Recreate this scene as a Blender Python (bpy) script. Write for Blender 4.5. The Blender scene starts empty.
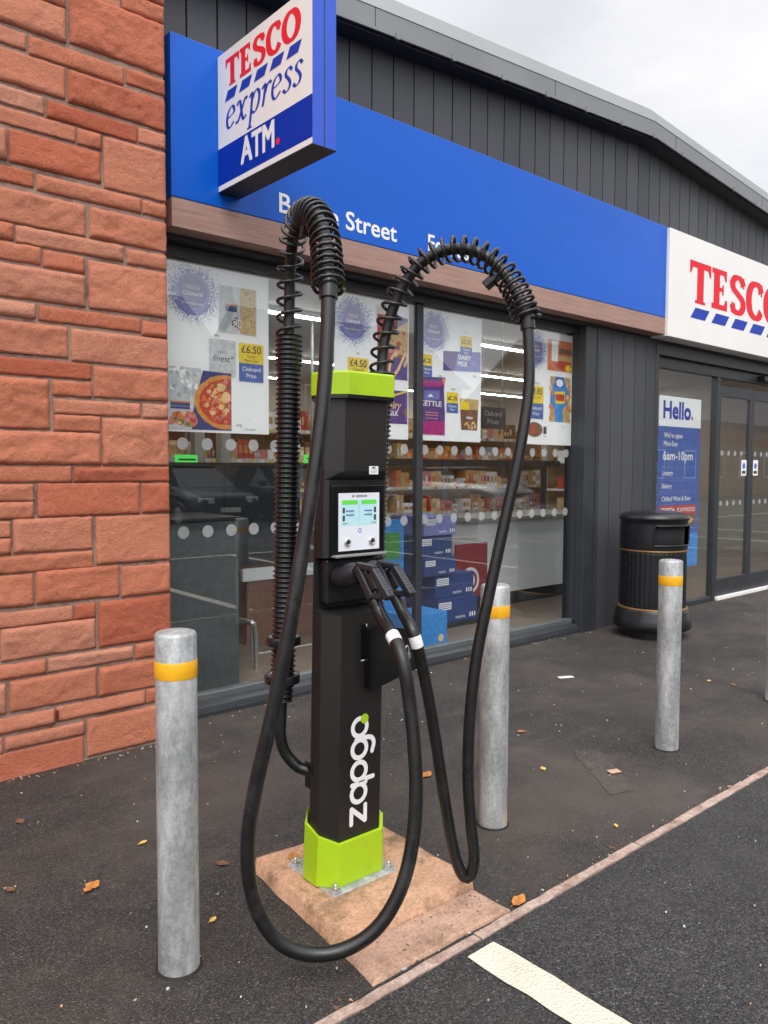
import bpy, bmesh, math, random
from mathutils import Vector, Matrix, noise as mnoise
random.seed(7)
scene = bpy.context.scene
C = scene.collection
PI = math.pi

# ------------------------------------------------------------------ camera calibration (solved from the photo's vanishing lines)
F, PITCH, ROLL, YAW, HC = 784.04, .0560883345, -.00415867545, .715749855, 1.45
cy_, sy_ = math.cos(YAW), math.sin(YAW)
_f = Vector((sy_*math.cos(PITCH), cy_*math.cos(PITCH), -math.sin(PITCH)))
_r = Vector((cy_, -sy_, 0)); _d = _f.cross(_r)
_r2 = _r*math.cos(ROLL)+_d*math.sin(ROLL); _d2 = _d*math.cos(ROLL)-_r*math.sin(ROLL)
O = Vector((0, 0, HC))
def ray(x, y): return _r2*((x-384)/F)+_d2*((y-512)/F)+_f
def onZ(x, y, z=0.): d = ray(x, y); return O+d*((z-HC)/d.z)
def onY(x, y, Y): d = ray(x, y); return O+d*(Y/d.y)
def dep(x, y, t): return O+ray(x, y)*t

cam = bpy.data.cameras.new('camera'); co = bpy.data.objects.new('camera', cam); C.objects.link(co)
M = Matrix((( _r2.x, -_d2.x, -_f.x, 0), (_r2.y, -_d2.y, -_f.y, 0), (_r2.z, -_d2.z, -_f.z, HC), (0, 0, 0, 1)))
co.matrix_world = M
cam.sensor_fit = 'VERTICAL'; cam.sensor_height = 36.; cam.lens = F*36/1024.
cam.clip_end = 2000; cam.clip_start = .05
scene.camera = co

# ------------------------------------------------------------------ materials
class NT:
    def __init__(s, name):
        s.m = bpy.data.materials.new(name); s.m.use_nodes = True
        s.t = s.m.node_tree; s.b = s.t.nodes['Principled BSDF']; s.out = s.t.nodes['Material Output']
    def n(s, typ, **kw):
        x = s.t.nodes.new(typ)
        for k, v in kw.items():
            if k.startswith('i_'):
                x.inputs[k[2:].replace('_', ' ')].default_value = v
            else: setattr(x, k, v)
        return x
    def l(s, a, b): s.t.links.new(a, b)
    def coord(s, scale=None, which='Object'):
        tc = s.n('ShaderNodeTexCoord'); o = tc.outputs[which]
        if scale is not None:
            mp = s.n('ShaderNodeMapping'); mp.inputs['Scale'].default_value = scale
            s.l(o, mp.inputs['Vector']); o = mp.outputs['Vector']
        return o
    def noise(s, vec, scale, detail=4, rough=.55):
        x = s.n('ShaderNodeTexNoise'); x.inputs['Scale'].default_value = scale
        x.inputs['Detail'].default_value = detail; x.inputs['Roughness'].default_value = rough
        s.l(vec, x.inputs['Vector']); return x.outputs['Fac']
    def ramp(s, fac, stops, interp='LINEAR'):
        x = s.n('ShaderNodeValToRGB'); cr = x.color_ramp; cr.interpolation = interp
        while len(cr.elements) > 1: cr.elements.remove(cr.elements[-1])
        for i, (p, c) in enumerate(stops):
            if not hasattr(c, '__len__'): c = (c, c, c)
            e = cr.elements[0] if i == 0 else cr.elements.new(p)
            e.position = p; e.color = (*c, 1)
        s.l(fac, x.inputs['Fac']); return x.outputs['Color']
    def mix(s, fac, a, b, mode='MIX'):
        x = s.n('ShaderNodeMix', data_type='RGBA', blend_type=mode)
        for sock, v in ((x.inputs[0], fac), (x.inputs[6], a), (x.inputs[7], b)):
            if hasattr(v, 'is_linked') or hasattr(v, 'links'): s.l(v, sock)
            elif hasattr(v, '__len__'): sock.default_value = (*v, 1)
            else: sock.default_value = v
        return x.outputs[2]
    def bump(s, h, strength=.3, dist=.01):
        x = s.n('ShaderNodeBump'); x.inputs['Strength'].default_value = strength; x.inputs['Distance'].default_value = dist
        s.l(h, x.inputs['Height']); s.l(x.outputs['Normal'], s.b.inputs['Normal'])
    def set(s, col=None, rough=None, metal=None, spec=None, coat=None):
        def put(k, v):
            if hasattr(v, 'links') or hasattr(v, 'is_linked'): s.l(v, s.b.inputs[k])
            elif k == 'Base Color': s.b.inputs[k].default_value = (*v, 1)
            else: s.b.inputs[k].default_value = v
        if col is not None: put('Base Color', col)
        if rough is not None: put('Roughness', rough)
        if metal is not None: put('Metallic', metal)
        if spec is not None: put('Specular IOR Level', spec)
        if coat is not None: put('Coat Weight', coat)
        return s.m

def plain(name, col, rough=.5, metal=0, var=.12, spec=.5, scale=6, bump=0):
    t = NT(name); v = t.coord()
    f = t.noise(v, scale, 5)
    c = t.ramp(f, [(.25, tuple(x*(1-var) for x in col)), (.75, tuple(min(1, x*(1+var)) for x in col))])
    r = t.ramp(f, [(.2, max(0, rough-.06)), (.8, min(1, rough+.06))])
    if bump: t.bump(t.noise(v, 180, 3), bump, .002)
    return t.set(c, r, metal, spec)

def asphalt(name, dark, light, agg, brown, chips, roughlo, bump):
    t = NT(name); v = t.coord()
    vo = t.n('ShaderNodeTexVoronoi'); vo.inputs['Scale'].default_value = agg; t.l(v, vo.inputs['Vector'])
    sep = t.n('ShaderNodeSeparateColor'); t.l(vo.outputs['Color'], sep.inputs['Color'])
    cell = t.ramp(sep.outputs['Red'], [(0, dark), (.6, tuple((a+b)/2 for a, b in zip(dark, light))), (.93, light), (.985, chips)])
    big = t.noise(v, .75, 6, .62)
    c = t.mix(t.ramp(big, [(.44, 0), (.60, 1)]), cell, t.mix(.62, cell, brown), 'MIX')
    dust = t.noise(t.coord((.9, 3.4, 1)), 1.7, 9, .78)
    c = t.mix(t.ramp(dust, [(.55, 0), (.68, .38)]), c, tuple(min(1, x*1.45) for x in brown))
    fine = t.noise(v, 60, 6, .7)
    c = t.mix(.5, c, t.ramp(fine, [(.25, .22), (.75, 1.)]), 'MULTIPLY')
    mid = t.noise(v, 5.5, 5, .65)
    c = t.mix(.55, c, t.ramp(mid, [(.3, .5), (.7, 1.)]), 'MULTIPLY')
    sm = t.n('ShaderNodeMath', operation='MULTIPLY_ADD'); t.l(vo.outputs['Distance'], sm.inputs[0]); sm.inputs[1].default_value = -1.1; t.l(fine, sm.inputs[2])
    t.bump(sm.outputs[0], bump, .006)
    r = t.ramp(t.noise(v, 1.3, 5), [(.35, roughlo), (.65, .88)])
    return t.set(c, r, 0, .4)

MAT = {}
MAT['pavement'] = asphalt('pavement tarmac', (.016, .0145, .0135), (.086, .076, .068), 225, (.125, .100, .082), (.17, .15, .135), .5, .7)
MAT['carpark'] = asphalt('car park asphalt', (.009, .0088, .0085), (.095, .09, .086), 190, (.060, .057, .054), (.17, .165, .155), .55, .8)
MAT['patch'] = asphalt('tarmac patch', (.022, .019, .017), (.125, .105, .09), 200, (.12, .10, .085), (.2, .18, .16), .6, .5)

def concrete(name, a, b, stain, bump=.6, sc=1.):
    t = NT(name); v = t.coord()
    f = t.noise(v, 9*sc, 8, .65); g = t.noise(v, 90, 6, .7)
    c = t.ramp(f, [(.3, a), (.7, b)])
    c = t.mix(t.ramp(t.noise(v, 5*sc, 7, .7), [(.49, 0), (.63, .85)]), c, stain)
    c = t.mix(.7, c, t.ramp(g, [(.28, .35), (.6, 1.)]), 'MULTIPLY')
    t.bump(g, bump, .006)
    return t.set(c, .85, 0, .3)
MAT['plinth'] = concrete('weathered concrete', (.55, .305, .18), (.69, .42, .27), (.22, .15, .08), 1.)
MAT['plinth2'] = concrete('pale kerb concrete', (.44, .27, .185), (.55, .36, .26), (.26, .16, .11), .7)
MAT['kerb'] = concrete('edging concrete', (.36, .24, .19), (.56, .44, .37), (.24, .14, .105), .8, 1.4)

def roadpaint():
    t = NT('road paint'); v = t.coord()
    f = t.noise(v, 55, 6, .7)
    base = t.ramp(t.noise(v, 7, 4), [(.3, (.54, .495, .385)), (.7, (.65, .61, .50))])
    c = t.mix(t.ramp(f, [(.27, .8), (.37, 0)]), base, (.09, .085, .08))
    vo = t.n('ShaderNodeTexVoronoi'); vo.inputs['Scale'].default_value = 120; t.l(v, vo.inputs['Vector'])
    t.bump(vo.outputs['Distance'], .8, .006)
    return t.set(c, .8, 0, .3)
MAT['paint'] = roadpaint()

def sandstone():
    t = NT('red sandstone'); v = t.coord()
    g = t.n('ShaderNodeNewGeometry')
    isl = t.ramp(g.outputs['Random Per Island'], [(0, (.72, .205, .11)), (.2, (.83, .34, .215)), (.4, (.77, .255, .142)), (.6, (.85, .41, .28)), (.8, (.82, .305, .18)), (1, (.64, .175, .096))])
    n1 = t.noise(v, 7, 8, .65); n2 = t.noise(v, 120, 8, .78); n3 = t.noise(v, 26, 10, .78)
    c = t.mix(.85, isl, t.ramp(n1, [(.3, (.90, .85, .82)), (.65, (1., 1., 1.))]), 'MULTIPLY')
    c = t.mix(.7, c, t.ramp(n2, [(.32, (.66, .56, .52)), (.50, (1, 1, 1))]), 'MULTIPLY')
    c = t.mix(t.ramp(n3, [(.56, 0), (.74, .45)]), c, (.74, .36, .24))
    c = t.mix(t.ramp(t.noise(v, 4, 9, .75), [(.58, 0), (.74, .4)]), c, (.30, .10, .06))
    ad = t.n('ShaderNodeMath', operation='MULTIPLY_ADD'); t.l(n3, ad.inputs[0]); ad.inputs[1].default_value = 1.6; t.l(n2, ad.inputs[2])
    t.bump(ad.outputs[0], 1., .016)
    return t.set(c, .92, 0, .2)
MAT['sandstone'] = sandstone()
MAT['mortar'] = concrete('mortar', (.27, .18, .14), (.40, .275, .22), (.15, .09, .07), .5)

def cladding():
    t = NT('grey cladding boards'); v = t.coord((60, 60, 1.2))
    f = t.noise(v, 3, 6, .6)
    g = t.n('ShaderNodeNewGeometry')
    isl = t.ramp(g.outputs['Random Per Island'], [(0, (.047, .050, .057)), (1, (.068, .071, .079))])
    c = t.mix(.7, isl, t.ramp(f, [(.3, .6), (.7, 1.)]), 'MULTIPLY')
    t.bump(f, .25, .003)
    return t.set(c, t.ramp(f, [(.3, .42), (.7, .6)]), 0, .5)
MAT['cladding'] = cladding()
MAT['cladgap'] = plain('groove dark', (.008, .008, .01), .8)
MAT['frame'] = plain('anthracite frame', (.030, .033, .038), .42, 0, .15)
MAT['framelight'] = plain('aluminium sill', (.17, .185, .19), .38, .5, .18)
MAT['roofmetal'] = plain('roof trim metal', (.21, .218, .225), .45, .25, .1, .5, 2)
MAT['rooflight'] = plain('roof capping', (.25, .258, .262), .5, .2, .1, .5, 2)
MAT['dark'] = plain('dark metal', (.016, .016, .018), .5)
def timber():
    t = NT('brown timber'); v = t.coord((1.2, 30, 30))
    f = t.noise(v, 3.2, 7, .65)
    c = t.ramp(f, [(.25, (.24, .135, .105)), (.5, (.34, .205, .165)), (.8, (.42, .27, .22))])
    t.bump(f, .2, .002)
    return t.set(c, .55, 0, .4)
MAT['timber'] = timber()
def signblue():
    t = NT('fascia blue'); v = t.coord()
    f = t.noise(v, .8, 4)
    t.bump(t.noise(t.coord((1, 1, 1.6)), 1.6, 2), .25, .02)
    c = t.ramp(f, [(.3, (.001, .092, .49)), (.7, (.002, .104, .55))])
    return t.set(c, t.ramp(t.noise(v, 3, 4), [(.3, .26), (.7, .36)]), 0, .32)
MAT['blue'] = signblue()
MAT['signblue2'] = plain('sign deep blue', (.0005, .030, .36), .5, 0, .06, .2)
MAT['signedge'] = plain('sign edge blue', (.02, .085, .55), .4, 0, .06)
MAT['signwhite'] = plain('sign white', (.80, .785, .755), .35, 0, .04, .5, 2)
MAT['white'] = plain('white print', (.80, .80, .80), .45, 0, .03)
MAT['red'] = plain('sign red', (.74, .006, .022), .6, 0, .05)
MAT['letblue'] = plain('letter blue', (.004, .035, .38), .6, 0, .05)
MAT['green'] = plain('lime green shell', (.34, .60, .012), .38, 0, .05)
def shell():
    t = NT('lime green shell'); v = t.coord()
    c = t.mix(t.ramp(t.noise(v, 11, 9, .78), [(.54, 0), (.76, .5)]), (.36, .56, .010), (.20, .30, .03))
    return t.set(c, t.ramp(t.noise(v, 17, 6), [(.35, .36), (.65, .55)]), 0, .45)
MAT['green'] = shell()
MAT['charger'] = plain('charger charcoal', (.016, .0135, .013), .40, 0, .15, .5, 3, .06)
MAT['black'] = plain('black plastic', (.008, .008, .009), .27, 0, .2, .5, 20, .05)
MAT['rubber'] = plain('cable rubber', (.010, .0096, .010), .36, 0, .3, .5, 14, .1)
def rubber():
    t = NT('cable rubber'); v = t.coord()
    d = t.ramp(t.noise(v, 9, 9, .75), [(.54, 0), (.74, .55)])
    c = t.mix(d, (.0085, .0082, .0085), (.055, .050, .046))
    t.bump(t.noise(v, 160, 3), .12, .002)
    return t.set(c, t.ramp(t.noise(v, 14, 6), [(.35, .22), (.65, .44)]), 0, .5)
MAT['rubber'] = rubber()
MAT['connector'] = plain('connector plastic', (.016, .017, .022), .36, 0, .2)
MAT['bezel'] = plain('gloss bezel', (.006, .006, .006), .15, 0, .1)
MAT['grey'] = plain('mid grey', (.22, .22, .22), .45)
MAT['steel'] = plain('brushed steel', (.55, .55, .54), .32, .9, .15, .5, 20)
def galv(name='galvanised steel'):
    t = NT(name); v = t.coord()
    vo = t.n('ShaderNodeTexVoronoi'); vo.inputs['Scale'].default_value = 60; t.l(v, vo.inputs['Vector'])
    sep = t.n('ShaderNodeSeparateColor'); t.l(vo.outputs['Color'], sep.inputs['Color'])
    c = t.ramp(sep.outputs['Red'], [(0, (.30, .315, .315)), (1, (.40, .415, .415))])
    c = t.mix(t.ramp(t.noise(t.coord((1, 1, .3)), 14, 8, .7), [(.44, 0), (.62, .9)]), c, (.60, .61, .605))
    c = t.mix(t.ramp(t.noise(t.coord((1, 1, .22)), 24, 8, .75), [(.56, 0), (.72, .7)]), c, (.22, .23, .235))
    c = t.mix(.55, c, t.ramp(t.noise(v, 130, 6, .75), [(.34, .55), (.58, 1.)]), 'MULTIPLY')
    t.bump(t.noise(v, 90, 4), .12, .003)
    return t.set(c, t.ramp(t.noise(v, 20, 6), [(.3, .42), (.7, .62)]), .35, .5)
MAT['galv'] = galv()
MAT['tape'] = plain('amber reflective band', (.80, .40, .012), .38, 0, .1, .5, 30)
MAT['gold'] = plain('gold band', (.24, .135, .04), .42, .5, .1)
MAT['binblack'] = plain('bin black', (.010, .010, .012), .30, 0, .15)
MAT['leaf'] = plain('dead leaf', (.42, .17, .04), .7, 0, .45, .3, 40)
MAT['leafdull'] = plain('dull brown leaf', (.16, .075, .04), .75, 0, .4, .3, 40)
MAT['leafy'] = plain('yellow leaf', (.60, .40, .10), .7, 0, .3, .3, 40)
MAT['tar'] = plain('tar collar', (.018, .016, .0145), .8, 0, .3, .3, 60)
MAT['rust'] = plain('rust stain', (.30, .10, .03), .8, 0, .3, .3, 60)
MAT['paper'] = plain('litter paper', (.68, .67, .64), .7, 0, .1)
MAT['cardboard'] = plain('torn card', (.48, .30, .19), .8, 0, .15)
MAT['floor'] = plain('shop floor', (.22, .17, .13), .35, 0, .1, .5, 2)
MAT['intwall'] = plain('shop wall', (.46, .43, .39), .8, 0, .06, .3, 2)
MAT['ceil'] = plain('shop ceiling', (.50, .51, .52), .8, 0, .06, .3, 2)

def flat(name, col, rough=.5):
    return plain(name, col, rough, 0, .22, .4, 26)
for nm, c in dict(p_white=(.78, .80, .80), p_grey=(.42, .45, .46), p_navy=(.035, .06, .20), p_yellow=(.86, .62, .03), p_blue=(.06, .13, .42),
                  p_violet=(.16, .18, .46), p_plum=(.10, .045, .22), p_magenta=(.40, .03, .20), p_tan=(.55, .38, .16), p_red=(.52, .06, .03),
                  p_crust=(.62, .27, .06), p_cheese=(.78, .52, .26), p_brown=(.20, .09, .05), p_orange=(.66, .20, .06), p_green=(.05, .26, .05),
                  p_pink=(.62, .22, .22), p_ink=(.05, .05, .06), p_silver=(.56, .59, .60), p_sky=(.05, .26, .66), p_lav=(.20, .22, .50), p_disc=(.17, .14, .34)).items():
    MAT[nm] = flat(nm[2:]+' print', c)
MAT['p_white'] = plain('white paper print', (.88, .89, .89), .5, 0, .025, .4, 3)
MAT['boxblue'] = plain('navy carton', (.018, .05, .20), .5, 0, .08)
MAT['boxsky'] = flat('sky blue carton', (.03, .24, .62))
MAT['cabinet'] = plain('white cabinet', (.84, .88, .87), .4, 0, .02)
MAT['worktop'] = flat('worktop grey', (.30, .29, .27), .4)
MAT['redpanel'] = flat('red panel', (.30, .018, .025), .4)
MAT['slate'] = flat('slate panel', (.055, .068, .073), .45)
def emit(name, col, s):
    t = NT(name); t.b.inputs['Base Color'].default_value = (*[min(1, c) for c in col], 1)
    t.b.inputs['Emission Color'].default_value = (*col, 1); t.b.inputs['Emission Strength'].default_value = s
    t.b.inputs['Roughness'].default_value = .4
    return t.m
MAT['striplight'] = emit('lit strip lamp', (1, .96, .90), 26.)
MAT['lcd'] = emit('lit display', (.40, .62, .66), .22)
MAT['lcdwhite'] = emit('lit panel', (.66, .68, .72), .14)
MAT['lcdgreen'] = emit('lit green', (.10, .55, .06), .3)
MAT['greenlit'] = emit('lit green sign', (.08, .75, .12), .7)

def glass(name, tint=(.98, .99, .985), f0=.085):
    t = NT(name); t.t.nodes.remove(t.b)
    tr = t.n('ShaderNodeBsdfTransparent'); tr.inputs['Color'].default_value = (*tint, 1)
    gl = t.n('ShaderNodeBsdfGlossy'); gl.inputs['Roughness'].default_value = .0; gl.inputs['Color'].default_value = (.95, .97, .97, 1)
    g = t.n('ShaderNodeNewGeometry'); d = t.n('ShaderNodeVectorMath', operation='DOT_PRODUCT'); t.l(g.outputs['Normal'], d.inputs[0]); t.l(g.outputs['Incoming'], d.inputs[1])
    def mth(op, a, b):
        x = t.n('ShaderNodeMath', operation=op)
        for k, v in enumerate((a, b)):
            if v is None: continue
            if hasattr(v, 'links'): t.l(v, x.inputs[k])
            else: x.inputs[k].default_value = v
        return x.outputs[0]
    c = mth('ABSOLUTE', d.outputs['Value'], None); p = mth('POWER', mth('SUBTRACT', 1., c), 5.)
    fr = mth('ADD', mth('MULTIPLY', p, 1-f0), f0)
    nz = t.noise(t.coord(), 1.1, 2)
    bp = t.n('ShaderNodeBump'); bp.inputs['Strength'].default_value = .03; bp.inputs['Distance'].default_value = .02
    t.l(nz, bp.inputs['Height']); t.l(bp.outputs['Normal'], gl.inputs['Normal'])
    mx = t.n('ShaderNodeMixShader'); t.l(fr, mx.inputs[0]); t.l(tr.outputs[0], mx.inputs[1]); t.l(gl.outputs[0], mx.inputs[2])
    t.l(mx.outputs[0], t.out.inputs['Surface'])
    return t.m
MAT['glass'] = glass('window glass')
def frosted():
    t = NT('frosted dot film'); t.t.nodes.remove(t.b)
    tr = t.n('ShaderNodeBsdfTransparent'); df = t.n('ShaderNodeBsdfDiffuse'); df.inputs['Color'].default_value = (.42, .44, .44, 1)
    nz = t.ramp(t.noise(t.coord(), 8, 3), [(.2, .55), (.8, .70)])
    mx = t.n('ShaderNodeMixShader'); t.l(nz, mx.inputs[0]); t.l(tr.outputs[0], mx.inputs[1]); t.l(df.outputs[0], mx.inputs[2])
    t.l(mx.outputs[0], t.out.inputs['Surface']); return t.m
MAT['dots'] = frosted()

# ------------------------------------------------------------------ mesh builder
_txtcache = {}
def text_geom(s):
    if s in _txtcache: return _txtcache[s]
    cu = bpy.data.curves.new('t', 'FONT'); cu.body = s; cu.size = 1; cu.resolution_u = 3
    ob = bpy.data.objects.new('t', cu); C.objects.link(ob)
    dg = bpy.context.evaluated_depsgraph_get(); dg.update()
    me = ob.evaluated_get(dg).to_mesh()
    vs = [(v.co.x, v.co.y) for v in me.vertices]; fs = [tuple(p.vertices) for p in me.polygons]
    ob.evaluated_get(dg).to_mesh_clear()
    bpy.data.objects.remove(ob); bpy.data.curves.remove(cu)
    _txtcache[s] = (vs, fs); return vs, fs

def catmull(pts, n=8, closed=False):
    pts = [Vector(p) for p in pts]; out = []
    N = len(pts); rng = N if closed else N-1
    for i in range(rng):
        if closed: p0, p1, p2, p3 = pts[i-1], pts[i], pts[(i+1) % N], pts[(i+2) % N]
        else:
            p1, p2 = pts[i], pts[i+1]
            p0 = pts[i-1] if i > 0 else p1*2-p2
            p3 = pts[i+2] if i+2 < N else p2*2-p1
        for k in range(n):
            t = k/n
            out.append(.5*((2*p1)+(p2-p0)*t+(2*p0-5*p1+4*p2-p3)*t*t+(3*p1-p0-3*p2+p3)*t**3))
    if not closed: out.append(pts[-1].copy())
    return out
def frames(path):
    T = []
    for i in range(len(path)):
        a = path[max(0, i-1)]; b = path[min(len(path)-1, i+1)]
        T.append((b-a).normalized())
    up = Vector((0, 0, 1)) if abs(T[0].z) < .9 else Vector((1, 0, 0))
    N = [(up-T[0]*up.dot(T[0])).normalized()]
    for i in range(1, len(path)):
        q = T[i-1].rotation_difference(T[i]); n = q @ N[-1]
        n = (n-T[i]*n.dot(T[i])).normalized(); N.append(n)
    return T, N, [t.cross(n) for t, n in zip(T, N)]
def resample(path, step):
    out = [path[0].copy()]; acc = 0
    L = [0]
    for a, b in zip(path, path[1:]): L.append(L[-1]+(b-a).length)
    n = max(2, int(L[-1]/step)); j = 0; out = []
    for k in range(n+1):
        d = L[-1]*k/n
        while j < len(L)-2 and L[j+1] < d: j += 1
        t = (d-L[j])/max(1e-9, L[j+1]-L[j]); out.append(path[j].lerp(path[j+1], min(1, t)))
    return out

class MB:
    def __init__(s): s.v = []; s.f = []; s.m = []; s.sm = []; s.mats = []
    def mi(s, mat):
        mat = MAT[mat] if isinstance(mat, str) else mat
        if mat not in s.mats: s.mats.append(mat)
        return s.mats.index(mat)
    def add(s, vs, fs, mat, smooth=False):
        o = len(s.v); s.v += [tuple(v) for v in vs]; k = s.mi(mat)
        for f in fs: s.f.append(tuple(o+i for i in f)); s.m.append(k); s.sm.append(smooth)
        return s
    def box(s, x0, x1, y0, y1, z0, z1, mat):
        vs = [(x, y, z) for z in (z0, z1) for y in (y0, y1) for x in (x0, x1)]
        return s.add(vs, [(0, 2, 3, 1), (4, 5, 7, 6), (0, 1, 5, 4), (2, 6, 7, 3), (0, 4, 6, 2), (1, 3, 7, 5)], mat)
    def obox(s, c, hx, hy, hz, ax, ay, az, mat):
        c = Vector(c); ax, ay, az = Vector(ax), Vector(ay), Vector(az)
        vs = [c+ax*hx*i+ay*hy*j+az*hz*k for k in (-1, 1) for j in (-1, 1) for i in (-1, 1)]
        return s.add(vs, [(0, 2, 3, 1), (4, 5, 7, 6), (0, 1, 5, 4), (2, 6, 7, 3), (0, 4, 6, 2), (1, 3, 7, 5)], mat)
    def loft(s, rings, mat, smooth=False, caps=True, closed=True):
        n = len(rings[0]); vs = [p for r in rings for p in r]; fs = []
        for i in range(len(rings)-1):
            for j in range(n if closed else n-1):
                a = i*n+j; b = i*n+(j+1) % n; fs.append((a, b, b+n, a+n))
        s.add(vs, fs, mat, smooth)
        if caps:
            s.add(rings[0], [tuple(reversed(range(n)))], mat, False); s.add(rings[-1], [tuple(range(n))], mat, False)
        return s
    def tube(s, path, r, mat, seg=14, caps=True, smooth=True, rf=None):
        T, N, B = frames(path); rings = []
        for i, p in enumerate(path):
            rr = rf(i) if rf else r
            rings.append([p+(N[i]*math.cos(2*PI*k/seg)+B[i]*math.sin(2*PI*k/seg))*rr for k in range(seg)])
        return s.loft(rings, mat, smooth, caps)
    def lathe(s, prof, c, mat, seg=40, smooth=True):
        cx, cy, cz = c
        rings = [[(cx+r*math.cos(2*PI*k/seg), cy+r*math.sin(2*PI*k/seg), cz+z) for k in range(seg)] for r, z in prof]
        return s.loft(rings, mat, smooth)
    def prism(s, pts, axis, a, b, mat):
        """pts 2D outline; axis 'y': pts are (x,z) extruded y a..b; 'x': (y,z); 'z': (x,y)"""
        f = dict(x=lambda p, t: (t, p[0], p[1]), y=lambda p, t: (p[0], t, p[1]), z=lambda p, t: (p[0], p[1], t))[axis]
        return s.loft([[f(p, a) for p in pts], [f(p, b) for p in pts]], mat)
    def build(s, name, parent=None, bevel=0, seg=2, recalc=True):
        me = bpy.data.meshes.new(name)
        o0 = parent.matrix_world.translation if False else Vector((0, 0, 0))
        me.from_pydata(s.v, [], s.f); 
        for m in s.mats: me.materials.append(m)
        me.polygons.foreach_set('material_index', s.m); me.polygons.foreach_set('use_smooth', s.sm)
        me.validate(verbose=False)
        if recalc:
            bm = bmesh.new(); bm.from_mesh(me); bmesh.ops.recalc_face_normals(bm, faces=bm.faces); bm.to_mesh(me); bm.free()
        me.update()
        ob = bpy.data.objects.new(name, me); C.objects.link(ob)
        if parent is not None: attach(ob, parent)
        if bevel:
            md = ob.modifiers.new('bevel', 'BEVEL'); md.width = bevel; md.segments = seg; md.limit_method = 'ANGLE'; md.angle_limit = math.radians(35)
        return ob
LOCS = {}
def wloc(o):
    l = Vector(o.location)
    while o.parent: o = o.parent; l += Vector(o.location)
    return l
def attach(ob, parent):
    """meshes are written in world metres; rebase a child on its parent's origin"""
    off = wloc(parent)
    ob.parent = parent
    if ob.type == 'MESH': ob.data.transform(Matrix.Translation(-off))
def rebase(ob, loc):
    """move a top-level mesh's origin to loc without moving the shape"""
    loc = Vector(loc); ob.data.transform(Matrix.Translation(-loc)); ob.location = loc; return ob
def tag(o, label, cat, group=None, kind=None):
    o['label'] = label; o['category'] = cat
    if group: o['group'] = group
    if kind: o['kind'] = kind
    return o
def thing(name, label, cat, loc, group=None):
    o = bpy.data.objects.new(name, None); o.empty_display_size = .1; C.objects.link(o); o.location = loc
    return tag(o, label, cat, group)
def struct(o): o['kind'] = 'structure'; return o
def copy_tree(o, parent=None):
    c = o.copy(); C.objects.link(c)
    if parent: c.parent = parent
    for ch in list(o.children): copy_tree(ch, c)
    return c

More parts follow.
